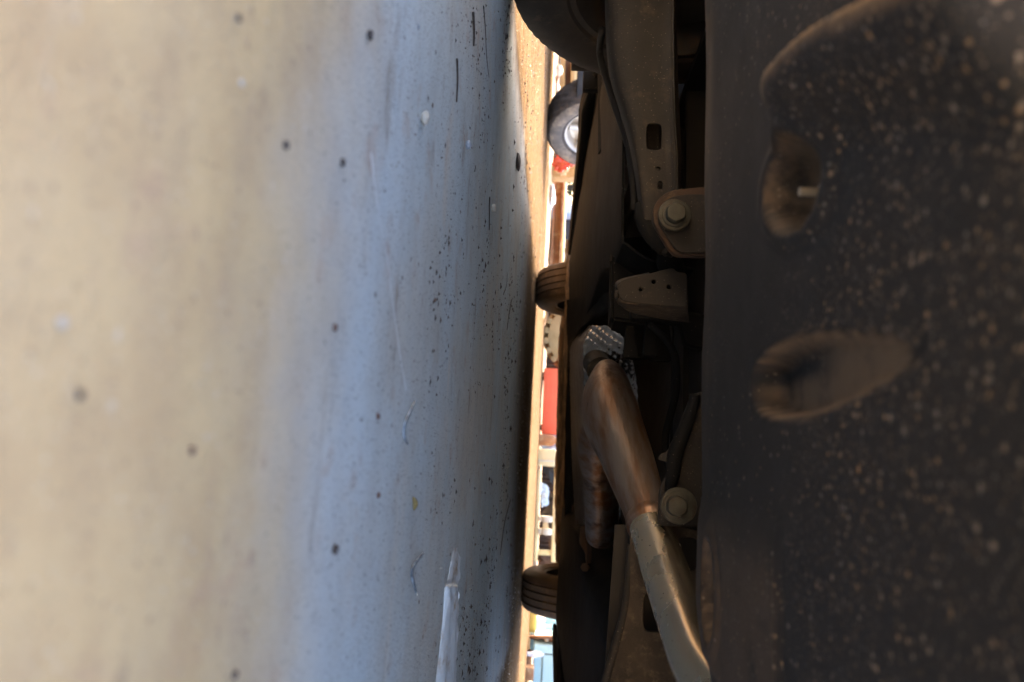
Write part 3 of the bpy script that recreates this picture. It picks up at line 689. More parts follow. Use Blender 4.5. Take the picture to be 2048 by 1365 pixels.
# ------------------------------------------------------------------ scrap yard behind the car
M['soil'] = mat('dry_soil', (.34, .22, .12), .95, col2=(.20, .12, .065), scale=7, dust_or_tint=(.44, .32, .19), dust_amt=.4, dust_scale=22, bump=.9, bump_scale=40)
M['dust_tyre'] = mat('weathered_tyre', (.12, .105, .09), .85, col2=(.20, .17, .14), scale=9, dust_or_tint=(.34, .27, .19), dust_amt=.5, dust_scale=9, bump=.3, bump_scale=90)
M['dark_tyre'] = mat('dark_tyre', (.050, .045, .042), .85, col2=(.085, .070, .060), scale=14, dust_or_tint=(.20, .15, .11), dust_amt=.36, dust_scale=30, bump=.5, bump_scale=90)
M['silver'] = mat('silver_rim', (.66, .60, .50), .35, .4, col2=(.54, .48, .39), scale=5, bump=.05)
M['tan_rubber'] = mat('tan_caked_tyre', (.30, .19, .075), .9, col2=(.38, .25, .11), scale=6, dust_or_tint=(.22, .14, .06), dust_amt=.4, dust_scale=16, bump=.4, bump_scale=60)
M['red'] = mat('red_paint', (.88, .155, .060), .6, col2=(.82, .12, .05), scale=3, dust_or_tint=(.62, .22, .12), dust_amt=.30, dust_scale=4, speck=[(30, .12, (.15, (.10, .03, .02), (.25, .10, .05)))], bump=.1)
M['cream'] = mat('cream_paint', (.62, .47, .23), .6, col2=(.68, .54, .30), scale=6, dust_or_tint=(.42, .28, .13), dust_amt=.3, dust_scale=12, bump=.2, bump_scale=40)
M['blue'] = mat('pale_blue_enamel', (.40, .60, .62), .35, col2=(.45, .66, .68), scale=3, dust_or_tint=(.50, .40, .28), dust_amt=.22, dust_scale=4, bump=.05)
M['seal'] = mat('dark_seal', (.10, .13, .13), .7, bump=0)
M['brown_rust'] = mat('brown_rust', (.36, .17, .07), .85, col2=(.24, .10, .045), scale=6, dust_or_tint=(.48, .30, .15), dust_amt=.45, dust_scale=10, bump=.6, bump_scale=50)
M['wood'] = mat('ochre_timber', (.50, .31, .12), .8, col2=(.38, .22, .08), scale=4, stretch=(1, 6, 14), dust_or_tint=(.56, .40, .20), dust_amt=.4, dust_scale=5, bump=.5, bump_scale=20)
M['dark_wood'] = mat('dark_timber', (.11, .052, .028), .85, col2=(.065, .032, .018), scale=4, stretch=(1, 6, 14), bump=.5, bump_scale=20)
M['pale_wood'] = mat('pale_timber', (.60, .45, .27), .8, col2=(.50, .36, .20), scale=4, stretch=(1, 6, 14), bump=.4, bump_scale=20)
M['canvas'] = mat('dirty_canvas', (.34, .27, .15), .9, col2=(.26, .20, .11), scale=6, bump=.6, bump_scale=40)
M['white'] = mat('white_plaster', (.60, .54, .44), .7, col2=(.50, .42, .31), scale=7, bump=.4, bump_scale=40)
M['paper'] = mat('white_paper', (.80, .80, .82), .8, col2=(.72, .71, .70), scale=9, bump=.2)
M['bag'] = mat('printed_wrapper', (.80, .05, .03), .4, col2=(.78, .14, .06), scale=12, amt=.3, dust_or_tint=(.85, .62, .22), dust_amt=.36, dust_scale=16, bump=.3)
M['film'] = mat('blue_white_film', (.42, .55, .66), .3, col2=(.66, .70, .72), scale=8, bump=.4)
M['shed'] = mat('rusty_sheet', (.16, .09, .055), .8, col2=(.09, .055, .04), scale=1.4, dust_or_tint=(.26, .15, .08), dust_amt=.4, dust_scale=3, bump=.3)
M['black_rubber'] = mat('black_rubber', (.030, .033, .038), .7, col2=(.045, .045, .047), scale=20, bump=.4, bump_scale=120)

def on_ground(v, Y): return pY(1106.8 - .043 * (v - V0) - CAM.z * FPX / Y, v, Y)
def gx(v, Y): return pY(1100, v, Y).x

# soil bank along the edge of the concrete
def bank(name, x0, x1, yc, wid, h, seed, mt):
    nx, ny = int((x1 - x0) / .05), 14
    vs_, fs = [], []
    for i in range(nx + 1):
        x = x0 + (x1 - x0) * i / nx
        for j in range(ny + 1):
            t = j / ny * 2 - 1
            e = min(1, i / 4, (nx - i) / 4)
            z = h * (1 - t * t) * e * (.55 + .6 * noise.noise(Vector((x * 2.1, t * 2 + seed, seed)))) + .012 * noise.noise(Vector((x * 14, t * 9, seed)))
            vs_.append((x, yc + t * wid + .12 * noise.noise(Vector((x * 1.3, seed, 2))), max(z, -.01) if abs(t) < .99 else -.01))
    W = ny + 1
    for i in range(nx):
        for j in range(ny): fs.append((i * W + j, (i + 1) * W + j, (i + 1) * W + j + 1, i * W + j + 1))
    o = mesh_obj(name, vs_, fs, mt); tag(o, kind='structure'); return o
tag(bank('soil_bank', -5.2, -1.2, 6.35, .55, .05, 3, M['soil']), 'low bank of dry brown soil along the yard edge', None, kind='structure')
tag(bank('soil_bank', -1.4, 6.0, 8.7, 1.0, .04, 9, M['soil']), 'low bank of dry brown soil under the scrap', None, kind='structure')

# parked vehicle on the left: silver wheel, mudflap, body above
Yv = 4.45
wc = on_ground(255, Yv); wc = Vector((wc.x - .03, Yv, 0))
van = empty('parked_trailer', (wc.x, wc.y, 0))
tag(van, 'silver wheel with worn blocky tyre on a low vehicle behind the car', 'vehicle')
ax = Vector((.95, -.31, 0)).normalized()
back = Vector((-ax.y, ax.x, 0))
def blocks(i, k):
    P = 27
    if 5 < i < P - 6:
        return -.009 if ((k // 2 + (i % 3)) % 3 == 0) else (0 if (i + k // 3) % 4 else -.006)
    return -.006 if (k % 4 == 0 and (3 < i < 6 or P - 7 < i < P - 4)) else 0
e = wheel(van, Vector((wc.x, wc.y, .325)), ax, .33, .22, .205, M['dark_tyre'], M['silver'], grooves=0, n=150, mod=blocks, spokes=6)
v, f = lathe([(.207, .090), (.215, .101), (.245, .1085), (.27, .1115), (.295, .1085), (.308, .102)], 90, axis_frame((0, 0, 0), ax))
mesh_obj('sidewall', v, f, M['dust_tyre'], e)
rotv = Matrix((back, -ax, Vector((0, 0, 1)))).transposed()
ctr = Vector((wc.x, wc.y, 0)) - ax * .85
box('body', ctr + Vector((0, 0, .62)), (1.5, 1.3, .30), M['body'], van, rotv, .03)
box('axle', ctr + ax * .4 + Vector((0, 0, .33)), (.07, .9, .07), M['black_rubber'], van, rotv, .01)
box('mudflap', pY(1166, 178, Yv - .30) + Vector((0, 0, .13)), (.22, .03, .34), M['black_rubber'], van, Matrix.Rotation(R(18), 3, 'Z'), .014)

def beam(name, u0, u1, v0, v1, Y, dep, m, label, cat, group=None, tilt=0.0, zmin=None):
    """a long member lying across the view: u0..u1 its lower and upper edges, v0..v1 its ends"""
    vm = (v0 + v1) / 2; sh = lambda u, v: u - .043 * (v - vm)
    a, b = pY(sh(u0, v0), v0, Y), pY(sh(u0, v1), v1, Y); t = pY(sh(u1, vm), vm, Y)
    L_ = (b - a).length; h = t.z - (a.z + b.z) / 2
    d = (b - a).normalized(); c = (a + b) / 2 + Vector((0, dep / 2, h / 2))
    o = empty(name, (c.x, c.y, c.z - h / 2)); rot = Matrix((d, Vector((0, 1, 0)), d.cross(Vector((0, 1, 0))))).transposed()
    tag(o, label, cat, group); o['h'] = h; o['L'] = L_
    return o, c, rot, L_, h
def plank(u0, u1, v0, v1, Y, dep, m, label, group=None, name='timber_plank', cat='plank'):
    o, c, rot, L_, h = beam(name, u0, u1, v0, v1, Y, dep, m, label, cat, group)
    loc = o.location.copy(); bpy.data.objects.remove(o)
    bm = bmesh.new(); bm_box(bm, (0, 0, 0), (L_, dep, h), rot, 0)
    bmesh.ops.subdivide_edges(bm, edges=[e for e in bm.edges if e.calc_length() > L_ * .7], cuts=24)
    for vtx in bm.verts: vtx.co += Vector((0, .006 * noise.noise(vtx.co * 5 + c), .006 * noise.noise(vtx.co * 4 - c)))
    bmesh.ops.bevel(bm, geom=[e for e in bm.edges if len(e.link_faces) == 2 and e.calc_face_angle(0) > .9], offset=min(.006, h * .15), segments=2, affect='EDGES')
    ob = bm_obj(name, bm, m); ob.location = c; tag(ob, label, cat, group); return ob

# timber stack far left (everything rests on the piece below it)
Yt = 6.6
plank(1101, 1108.5, 60, 222, 6.1, .22, M['pale_wood'], 'lowest pale plank lying flat behind the dark shadow stripe')
plank(1108.5, 1116.5, 92, 136, 6.2, .12, M['white'], 'chipped white plaster block lying on the lowest pale plank', name='plaster_block', cat='block')
plank(1108.5, 1118.5, 60, 222, 6.75, .30, M['dark_wood'], 'dark brown timber just above the lowest pale plank', name='timber_plank')
plank(1119, 1129, 112, 225, 6.5, .16, M['wood'], 'thick ochre timber plank in the middle of the stack')
plank(1129, 1141, 108, 225, 6.62, .22, M['dark_wood'], 'dark red-brown board between two ochre planks')
plank(1141, 1147.5, 112, 225, 6.52, .14, M['wood'], 'thin ochre plank above the dark red-brown board')
plank(1147.5, 1153, 116, 225, 6.55, .12, M['cream'], 'cream painted batten on top of the timber stack', name='painted_batten', cat='batten')
plank(1153, 1172, 122, 225, 6.6, .2, M['brown_rust'], 'rusty brown sheet metal offcut on top of the timber stack', name='metal_offcut', cat='metal')
# rolled canvas
p0, p1 = pY(1150, 62, 6.9), pY(1150, 112, 6.9)
roll = tube('canvas_roll', [(*(p0 + Vector((-.25, 0, 0))), .18), (*p0, .19), (*((p0 + p1) / 2), .175), (*p1, .10), (*(p1 + Vector((.03, 0, 0))), .02)], M['canvas'], None, 28, 6, rmod=lambda i, k: .05 * math.sin(i * .9 + k * .3) + .04 * math.sin(k * 1.7))
tag(roll, 'rolled olive brown canvas above the timber stack beside the front tyre', 'canvas')
cyl_o = cyl('pale_barrel', pY(1146, 118, 7.6) + Vector((0, .3, -.15)), pY(1146, 118, 7.6) + Vector((0, .3, .6)), .16, M['blue'], bev=.02)
cyl_o.location.z = 0
tag(cyl_o, 'pale blue drum behind the timber stack under the canvas roll', 'drum')
# rubble under the stack
def rock(name, p, r, m, label, cat='stone', group=None, sq=(1, 1, .7), seed=0, sub=2):
    bm = bmesh.new(); bmesh.ops.create_icosphere(bm, subdivisions=sub, radius=1.0)
    for v in bm.verts:
        k = 1 + .35 * noise.noise(v.co * 1.3 + Vector((seed, seed * .7, 0))) + .15 * noise.noise(v.co * 3.1 + Vector((seed, 0, 5)))
        v.co = Vector((v.co.x * sq[0] * k, v.co.y * sq[1] * k, v.co.z * sq[2] * k)) * r
    zmin = min(v.co.z for v in bm.verts)
    o = bm_obj(name, bm, m, None, True, 28); o.location = Vector((p[0], p[1], (p[2] if len(p) > 2 else 0) - zmin - r * .08))
    return tag(o, label, cat, group)
for i, v in enumerate((86, 98, 142, 160, 176, 190, 204)):
    q = on_ground(v, 6.02 + .05 * (i % 3))
    rock('brick_rubble', (q.x, q.y), .035 + .012 * (i % 3), M['brown_rust'] if i % 2 else M['white'], '%s rubble lump in front of the timber stack' % ('rusty brown' if i % 2 else 'pale plaster'), 'rubble', 'rubble in front of the timber stack', seed=i)

# crumpled printed wrapper
def crumple(name, p, sx, sy, sz, m, label, cat, seed=0, amp=.5):
    bm = bmesh.new(); bmesh.ops.create_icosphere(bm, subdivisions=4, radius=1.0)
    for v in bm.verts:
        q = v.co * 1.6 + Vector((seed, 0, 0))
        k = 1 + amp * (abs(noise.noise(q)) * 2 - .5) + amp * .5 * (abs(noise.noise(q * 2.3)) * 2 - .4)
        v.co = Vector((v.co.x * sx, v.co.y * sy, v.co.z * sz)) * k
    zmin = min(v.co.z for v in bm.verts)
    o = bm_obj(name, bm, m, None, True, 20); o.location = (p[0], p[1], (p[2] if len(p) > 2 else 0) - zmin - .003)
    return tag(o, label, cat)
q = on_ground(326, 5.55); crumple('wrapper', (q.x, q.y, pY(1102, 326, 5.55).z), .062, .05, .07, M['bag'], 'crumpled red and yellow printed wrapper below the silver wheel', 'wrapper', 2)
q = pY(1112, 338, 5.6); crumple('paper_scrap', (q.x, q.y, q.z), .045, .03, .045, M['cream'], 'crumpled cream paper scrap next to the red wrapper', 'paper', 5)
q = pY(1127, 333, 6.0); box('cardboard_box', (q.x, q.y + .15, q.z), (.12, .2, .26), M['wood'], None, Matrix.Rotation(R(8), 3, 'Z'), .006)
o = bpy.data.objects['cardboard_box']; tag(o, 'small brown cardboard box behind the red wrapper', 'box')

# long rusty channel beam and pale pipe
def channel():
    Yb = 6.4
    o, c, rot, L_, h = beam('channel_beam', 1104, 1126, 336, 560, Yb, .16, None, 'long rusty brown steel beam lying on the soil behind the left tyre', 'beam')
    for nm, dz, hh, dy, dd in (('web', 0, h, .06, .02), ('flange', -h / 2 + .008, .016, 0, .16), ('flange', h / 2 - .008, .016, 0, .16)):
        ob = box(nm, c + Vector((0, dy, 0)) + rot @ Vector((0, 0, dz)), (L_, dd, hh - (.034 if nm == 'web' else 0)), M['brown_rust'], o, rot, .003)
    for k in range(6):
        p = c + rot @ Vector((L_ * (-.45 + .18 * k), -.08 + .0, -h / 2 + .02))
    return o
channel()
pp0, pp1 = pY(1132, 330, 6.9), pY(1124, 565, 6.9)
tag(tube('pale_pipe', [(*pp0, .014), (*((pp0 + pp1) / 2), .014), (*pp1, .014)], M['cream'], None, 16, 4), 'thin cream pipe running along behind the rusty beam', 'pipe')
box('timber_block', (pp0.x - .04, pp0.y, pp0.z / 2 - .008), (.1, .12, pp0.z - .014), M['dark_wood'], None, None, .006); tag(bpy.data.objects['timber_block'], 'dark timber block holding up the pipe end by the wrapper', 'block')
box('support_block', (pp1.x + .04, pp1.y, pp1.z / 2 - .008), (.1, .12, pp1.z - .014), M['dark_wood'], None, None, .006); tag(bpy.data.objects['support_block'], 'dark timber block holding up the pipe end near the rear tyre', 'block')
q = on_ground(392, 6.0); crumple('paper_scrap', (q.x, q.y), .10, .05, .024, M['paper'], 'torn white paper scrap lying in front of the rusty beam', 'paper', 9)
# dark barrel-like scrap behind the pipe, and blue sheet
q = on_ground(450, 8.6); cyl('steel_drum', (q.x, q.y, 0), (q.x, q.y, .85), .17, M['black_rubber'], bev=.02); tag(bpy.data.objects['steel_drum'], 'dark drum standing behind the pale pipe and rusty beam', 'drum')
q = on_ground(424, 8.3); box('blue_crate', (q.x, q.y, .15), (.10, .25, .30), M['film'], None, None, .008); tag(bpy.data.objects['blue_crate'], 'pale blue plastic crate beside the dark drum', 'crate')

# knobbly tan tyre standing by itself
def tan_wheel():
    Yw = 7.6; b = on_ground(672, Yw); Rw = .40
    e = empty('tractor_wheel', (b.x, Yw, 0)); tag(e, 'tan mud-caked wheel with chunky lugs standing beside the red box', 'wheel')
    axw = Vector((.12, -1, 0)).normalized()
    v, f = lathe([(.19, -.07), (.2, -.09), (.28, -.10), (.345, -.095), (.355, -.08), (.36, 0), (.355, .08), (.345, .095), (.28, .10), (.2, .09), (.19, .07)], 96, axis_frame((0, 0, .39), axw))
    mesh_obj('tyre', v, f, M['tan_rubber'], None, auto=40).parent = e
    me0 = None
    for k in range(22):
        a = 2 * math.pi * k / 22
        fr = axis_frame((0, 0, .39), axw) @ Matrix.Rotation(a, 4, 'Z')
        if me0 is None:
            bm = bmesh.new(); bm_box(bm, (.372, 0, .045), (.05, .062, .10), None, .008); bm_box(bm, (.372, .055, -.045), (.05, .062, .10), None, .008)
            lug = bm_obj('lug', bm, M['tan_rubber'], None); me0 = lug.data; lug.parent = e
        else: lug = link(bpy.data.objects.new('lug', me0), e)
        lug.matrix_local = fr
    v, f = lathe([(.195, .075), (.19, .06), (.16, .02), (.08, .03), (.06, .05), (.0005, .05)], 48, axis_frame((0, 0, .39), axw)); mesh_obj('rim', v, f, M['cream'], None, auto=40).parent = e
    for o in e.children:
        if o.data is None: pass
tan_wheel()

# red steel box
def red_box():
    Yb = 7.5; a, b = on_ground(736, Yb), on_ground(867, Yb); w = b.x - a.x
    e = empty('red_box', ((a.x + b.x) / 2, Yb + .2, 0)); tag(e, 'bright red painted steel box with scratched front on the ground', 'box')
    cx = (a.x + b.x) / 2; z0 = .018
    box('panel', (cx, Yb + .2, z0 + .15), (w, .4, .30), M['red'], e, None, .008)
    for s in (-1, 1): box('skid', (cx + s * w * .4, Yb + .2, z0 / 2), (.05, .36, z0 + .004), M['brown_rust'], e, None, .003)
    return e
red_box()
# jar and plastic film right of the red box
q = on_ground(880, 7.4); v, f = lathe([(.0005, 0), (.05, 0), (.056, .006), (.057, .12), (.045, .15), (.032, .16), (.032, .19), (.036, .19), (.036, .21), (.0005, .21)], 28, Matrix())
o = mesh_obj('brown_jar', v, f, M['brown_rust'], None, auto=40); o.location = (q.x, q.y, 0); tag(o, 'brown jar standing between the red box and cream rack', 'jar')
q = on_ground(889, 7.8); crumple('plastic_film', (q.x, q.y), .10, .09, .22, M['film'], 'crumpled blue and white plastic film beside the red box', 'plastic film', 4, .6)

# cream steel rack
def rack():
    Yr = 7.0; k = Yr / FPX
    a, b = on_ground(898, Yr), on_ground(1122, Yr)
    e = empty('cream_rack', ((a.x + b.x) / 2, Yr, 0)); tag(e, 'cream painted low rack with white rollers behind the right tyre', 'rack')
    zt = .19; L_ = b.x - a.x; cx = (a.x + b.x) / 2
    box('top_rail', (cx, Yr, zt), (L_, .05, .048), M['cream'], e, None, .006)
    box('top_rail', (cx, Yr + .42, zt), (L_, .05, .048), M['cream'], e, None, .006)
    box('bottom_rail', (cx + .1, Yr, .022), (L_ - .2, .04, .030), M['cream'], e, None, .005)
    box('end_block', (a.x + .08, Yr, .085), (.16, .10, .165), M['cream'], e, None, .008)
    box('end_block', (a.x + .08, Yr + .42, .085), (.16, .10, .165), M['cream'], e, None, .008)
    box('end_plate', (a.x + .11, Yr - .055, .085), (.015, .02, .15), M['white'], e, None, .003)
    for v in (1037, 1062):
        x = on_ground(v, Yr).x
        box('roller_foot', (x, Yr - .01, .10), (.05, .09, .13), M['white'], e, None, .010)
        cyl('roller', (x - .027, Yr - .03, .11), (x + .027, Yr - .03, .11), .055, M['white'], e, bev=.006)
    box('roller_link', ((on_ground(1037, Yr).x + on_ground(1062, Yr).x) / 2, Yr, .10), (.12, .05, .05), M['cream'], e, None, .005)
    for j in range(6):
        x = a.x + L_ * (.12 + .16 * j); box('rail_clip', (x, Yr - .03, zt), (.022, .016, .056), M['cream'], e, None, .002)
    for j in range(2): box('end_rail', (b.x - .03 - (L_ - .06) * j, Yr + .21, zt - .002), (.05, .37, .044), M['cream'], e, None, .004)
    box('leg', (b.x - .03, Yr + .42, .083), (.05, .05, .166), M['cream'], e, None, .004)
rack()
# dark scrap heap behind the rack
q = on_ground(985, 8.2)
crumple('scrap_tarp', (q.x, q.y), .55, .35, .40, M['black_rubber'], 'dark crumpled tarpaulin heap seen through the cream rack', 'tarpaulin', 12, .5)
q = on_ground(1085, 8.4); crumple('scrap_tarp', (q.x, q.y), .35, .3, .38, M['dark_wood'], 'dark brown crumpled heap right of the white rollers', 'tarpaulin', 15, .5)
q = on_ground(990, 7.72); crumple('paper_scrap', (q.x, q.y), .10, .05, .055, M['film'], 'pale blue plastic scrap on the ground inside the cream rack', 'plastic', 18)

# rusty disc, pale blue cabinet and bits at the right
def rusty_disc():
    Yd = 6.2; b = on_ground(1272, Yd)
    e = empty('rusty_disc', (b.x, Yd, 0)); tag(e, 'rusty orange steel disc with studs standing on edge by the blue cabinet', 'disc')
    axd = Vector((.97, -.24, .03)).normalized()
    v, f = lathe([(.05, -.012), (.245, -.012), (.26, -.006), (.262, .004), (.25, .014), (.16, .016), (.15, .034), (.05, .036), (.05, -.012)], 64, axis_frame((0, 0, .268), axd))
    mesh_obj('plate', v, f, M['brown_rust'], None, auto=35).parent = e
    fr = axis_frame((0, 0, .268), axd)
    for k in range(10):
        a = 2 * math.pi * k / 10; bm = bmesh.new()
        bm_cyl(bm, fr @ Vector((.205 * math.cos(a), .205 * math.sin(a), .01)), fr @ Vector((.205 * math.cos(a), .205 * math.sin(a), .034)), .020, .016, 12)
        me = bm_obj('stud', bm, M['pale_wood'], None); me.parent = e
rusty_disc()
def cabinet():
    Yc = 6.0; a = on_ground(1287, Yc); w = .62; z0 = pY(1066, 1320, Yc).z
    e = empty('blue_cabinet', (a.x + w / 2, Yc + .25, 0)); tag(e, 'pale blue enamel cabinet with rounded door panel raised on bricks', 'cabinet')
    h = .80; cx = a.x + w / 2
    box('case', (cx, Yc + .25, z0 + h / 2), (w, .5, h), M['blue'], e, None, .018)
    d = .055
    box('seal_gap', (cx + .02, Yc - .001, z0 + h / 2 + .02), (w - 2 * d + .012, .012, h - 2 * d + .012), M['seal'], e, None, .004)
    box('door', (cx + .02, Yc - .008, z0 + h / 2 + .02), (w - 2 * d, .022, h - 2 * d), M['blue'], e, None, .010)
    return a, w, z0
ca, cw, cz = cabinet()
for k, dx in enumerate((.10, .42)):
    n = max(1, int(round(cz / .065)))
    bx_ = box('brick', (ca.x + dx + .06, 6.12, (cz - .012) / 2), (.11, .22, cz - .012), M['brown_rust'], None, Matrix.Rotation(R(4 - 9 * k), 3, 'Z'), .005)
    tag(bx_, 'rust coloured brick under the %s end of the pale blue cabinet' % ('left' if k == 0 else 'right'), 'brick')
q = on_ground(1308, 5.86); crumple('paper_scrap', (q.x, q.y), .022, .02, .05, M['paper'], 'white paper scrap leaning under the corner of the blue cabinet', 'paper', 21)
q = on_ground(1345, 5.8); box('brick_piece', (q.x, q.y, .03), (.10, .06, .06), M['brown_rust'], None, Matrix.Rotation(R(12), 3, 'Z'), .006); tag(bpy.data.objects['brick_piece'], 'broken orange brick on the ground before the blue cabinet', 'brick')
q = on_ground(1250, 7.4); e = empty('blue_appliance', (q.x + .12, q.y, 0)); tag(e, 'small pale blue metal appliance behind the rusty disc', 'appliance')
box('case', (q.x + .10, q.y + .1, .27), (.42, .22, .30), M['blue'], e, None, .012); box('arm', (q.x - .01, q.y - .04, .20), (.045, .05, .36), M['blue'], e, None, .006)
box('base', (q.x + .1, q.y + .1, .06), (.36, .2, .12), M['seal'], e, None, .008)
q = on_ground(1250, 6.8); box('white_block', (q.x - .02, q.y, .065), (.13, .16, .13), M['white'], None, Matrix.Rotation(R(15), 3, 'Z'), .01); tag(bpy.data.objects['white_block'], 'off-white block with a dark hole next to the rusty disc', 'block')
cyl_h = cyl('block_hole', (q.x - .045, q.y - .086, .085), (q.x - .045, q.y + .0, .085), .012, M['black']); cyl_h.parent = bpy.data.objects['white_block']
q = on_ground(1243, 6.5); box('yellow_batten', (q.x - .0, q.y, .03), (.17, .05, .06), M['wood'], None, Matrix.Rotation(R(-6), 3, 'Z'), .004); tag(bpy.data.objects['yellow_batten'], 'short yellow batten lying behind the right rear tyre', 'batten')
M['yellow'] = mat('yellow_paint', (.72, .52, .12), .6, bump=.1); bpy.data.objects['yellow_batten'].data.materials[0] = M['yellow']

# corrugated shed wall that closes the yard
def shed():
    e = empty('shed_wall', (2.2, 11.5, 0)); tag(e, 'long wall of rusty corrugated sheets behind the scrap', 'wall')
    n = 12
    vs_, fs = [], []
    N = 48
    for i in range(N + 1):
        x = .8 * i / N - .4; y = .018 * math.cos(i * math.pi / 2.0)
        vs_ += [(x, y, 0), (x, y, 1.3)]
    for i in range(N): fs.append((2 * i, 2 * i + 2, 2 * i + 3, 2 * i + 1))
    base = None
    for k in range(n):
        if base is None: o = mesh_obj('sheet', vs_, fs, M['shed'], None); base = o.data; o.parent = e; o.modifiers.new('s', 'SOLIDIFY').thickness = .004
        else: o = link(bpy.data.objects.new('sheet', base), e); o.modifiers.new('s', 'SOLIDIFY').thickness = .004
        o.location = (-4.4 + .78 * k, .012 * (k % 2), .0); o.rotation_euler = (0, R(random.uniform(-.5, .5)), 0)
shed()

# bushes in sunlight beyond the yard on the left
M['leaf'] = mat('leaf_green', (.10, .17, .03), .6, col2=(.20, .26, .05), scale=3, bump=0)
M['bark'] = mat('bark', (.12, .085, .055), .9, bump=.5, bump_scale=30)
def bush(name, p, rx, rz, n, label, trunk=.5, ls=.05, seed=0):
    rnd = random.Random(seed)
    e = empty(name, (p[0], p[1], 0)); tag(e, label, 'tree' if trunk > 1 else 'shrub')
    vs_, fs = [], []
    cl = [(Vector((rnd.gauss(0, .45) * rx, rnd.gauss(0, .45) * rx, trunk + rz + rnd.gauss(0, .45) * rz)), rnd.uniform(.2, .5) * rx) for _ in range(22)]
    for i in range(n):
        c, r = rnd.choice(cl); d = Vector((rnd.gauss(0, 1), rnd.gauss(0, 1), rnd.gauss(0, 1))).normalized() * r * rnd.uniform(.4, 1)
        q = c + d; q.z = max(.02, q.z)
        a = Vector((rnd.uniform(-1, 1), rnd.uniform(-1, 1), rnd.uniform(-.6, .6))).normalized(); b = a.cross(Vector((rnd.uniform(-1, 1), rnd.uniform(-1, 1), rnd.uniform(-1, 1)))).normalized()
        s = ls * rnd.uniform(.6, 1.3); k = len(vs_)
        vs_ += [q - a * s, q + b * s * .4, q + a * s, q - b * s * .4 + a.cross(b) * s * .15]; fs.append((k, k + 1, k + 2, k + 3))
    o = mesh_obj('crown', vs_, fs, M['leaf'], None, False); o.parent = e
    t = tube('trunk', [(0, 0, -.05, .05 * (1 + trunk)), (.03, .02, trunk * .5, .04 * (1 + trunk)), (0, 0, trunk + rz * .8, .02)], M['bark'], None, 10, 4); t.parent = e
    for k in range(5):
        c = cl[k][0]; b = tube('limb', [(0, 0, trunk * .7, .02 * (1 + trunk)), (*(c * .6), .015), (*c, .006)], M['bark'], None, 7, 3); b.parent = e
for i, (v, Y, rx, rz, n, tr, lb) in enumerate(((372, 12.5, .9, .7, 2600, .15, 'bright green shrub in the sun beyond the rusty beam'), (250, 15.0, 2.4, 2.2, 5000, 1.6, 'leafy tree beyond the parked vehicle on the left'), (470, 16.0, 2.2, 2.0, 5000, 1.4, 'leafy tree beyond the dark drum'))):
    bush('leafy_shrub' if tr < 1 else 'leafy_tree', (gx(v, Y), Y), rx, rz, n, lb, tr, .05 if tr < 1 else .12, i)

# ------------------------------------------------------------------ litter on the concrete
M['pebble'] = mat('beige_pebble', (.52, .44, .34), .8, col2=(.42, .36, .30), scale=300, bump=.4, bump_scale=500)
M['grey_pebble'] = mat('grey_pebble', (.36, .38, .42), .8, col2=(.28, .28, .30), scale=300, bump=.4, bump_scale=500)
M['dark_crumb'] = mat('dark_crumb', (.055, .042, .036), .9, col2=(.09, .06, .045), scale=300, bump=.3)
M['red_crumb'] = mat('red_brown_crumb', (.16, .075, .05), .9, col2=(.10, .06, .045), scale=300, bump=.3)
M['foil'] = mat('clear_plastic', (.62, .68, .74), .2, col2=(.20, .22, .26), scale=90, amt=.3, bump=.6, bump_scale=120, transmission=.5)
M['cloth'] = mat('white_cloth', (.84, .86, .88), .75, col2=(.76, .77, .78), scale=20, dust_or_tint=(.46, .32, .20), dust_amt=.42, dust_scale=22, bump=.25, bump_scale=200)
M['chalk'] = mat('chalk_scratch', (.90, .92, .94), .9, bump=.2)
def gp(u, v): return pZ(u, v, 0.0)
def litter(u, v, rpx, m, label, cat='pebble', sq=(1, 1, .65), seed=0, name='pebble'):
    p = gp(u, v); r = rpx * (p - CAM).length / FPX
    return rock(name, (p.x, p.y), r, m, label, cat, None, sq, seed)
litter(842, 237, 13, M['pebble'], 'largest beige pebble on the grey concrete', seed=3)
litter(932, 290, 9, M['grey_pebble'], 'bluish grey pebble farther in than the beige one', seed=5)
litter(983, 416, 8, M['pebble'], 'small pale pebble beside a thin dark twig', seed=8)
litter(1033, 325, 13, M['dark_crumb'], 'dark oval stone at the edge of the sunlit ground', 'stone', (1.3, 2.0, .35), 11, 'stone')
for i, (u, v, r, mm, lb) in enumerate(((735, 70, 9, 'dark_crumb', 'blurred dark crumb near the top edge of the photo'), (667, 655, 8, 'red_crumb', 'blurred red-brown crumb left of the long scratch'), (665, 1099, 10, 'dark_crumb', 'blurred black crumb low in the photo'), (753, 833, 7, 'red_crumb', 'orange-brown crumb left of the curled plastic'), (754, 991, 6, 'red_crumb', 'small red crumb above the black crumb'), (867, 601, 5, 'red_crumb', 'small red crumb right of the scratch'), (568, 290, 8, 'dark_crumb', 'blurred brown crumb on the beige concrete'), (682, 325, 8, 'dark_crumb', 'blurred dark crumb left of the beige pebble'), (380, 902, 8, 'red_crumb', 'very blurred red crumb on the beige concrete'), (156, 790, 9, 'dark_crumb', 'very blurred dark crumb at far left'), (118, 643, 11, 'pebble', 'very blurred pale pebble at far left'), (474, 36, 7, 'dark_crumb', 'blurred dark crumb at top left'), (478, 166, 7, 'pebble', 'blurred pale grain at top left'), (466, 1350, 8, 'dark_crumb', 'blurred dark crumb at the bottom edge'))):
    litter(u, v, r, M[mm], lb, 'crumb' if 'crumb' in lb else 'pebble', (1, 1, .6), 20 + i, 'crumb' if 'crumb' in lb else 'pebble')
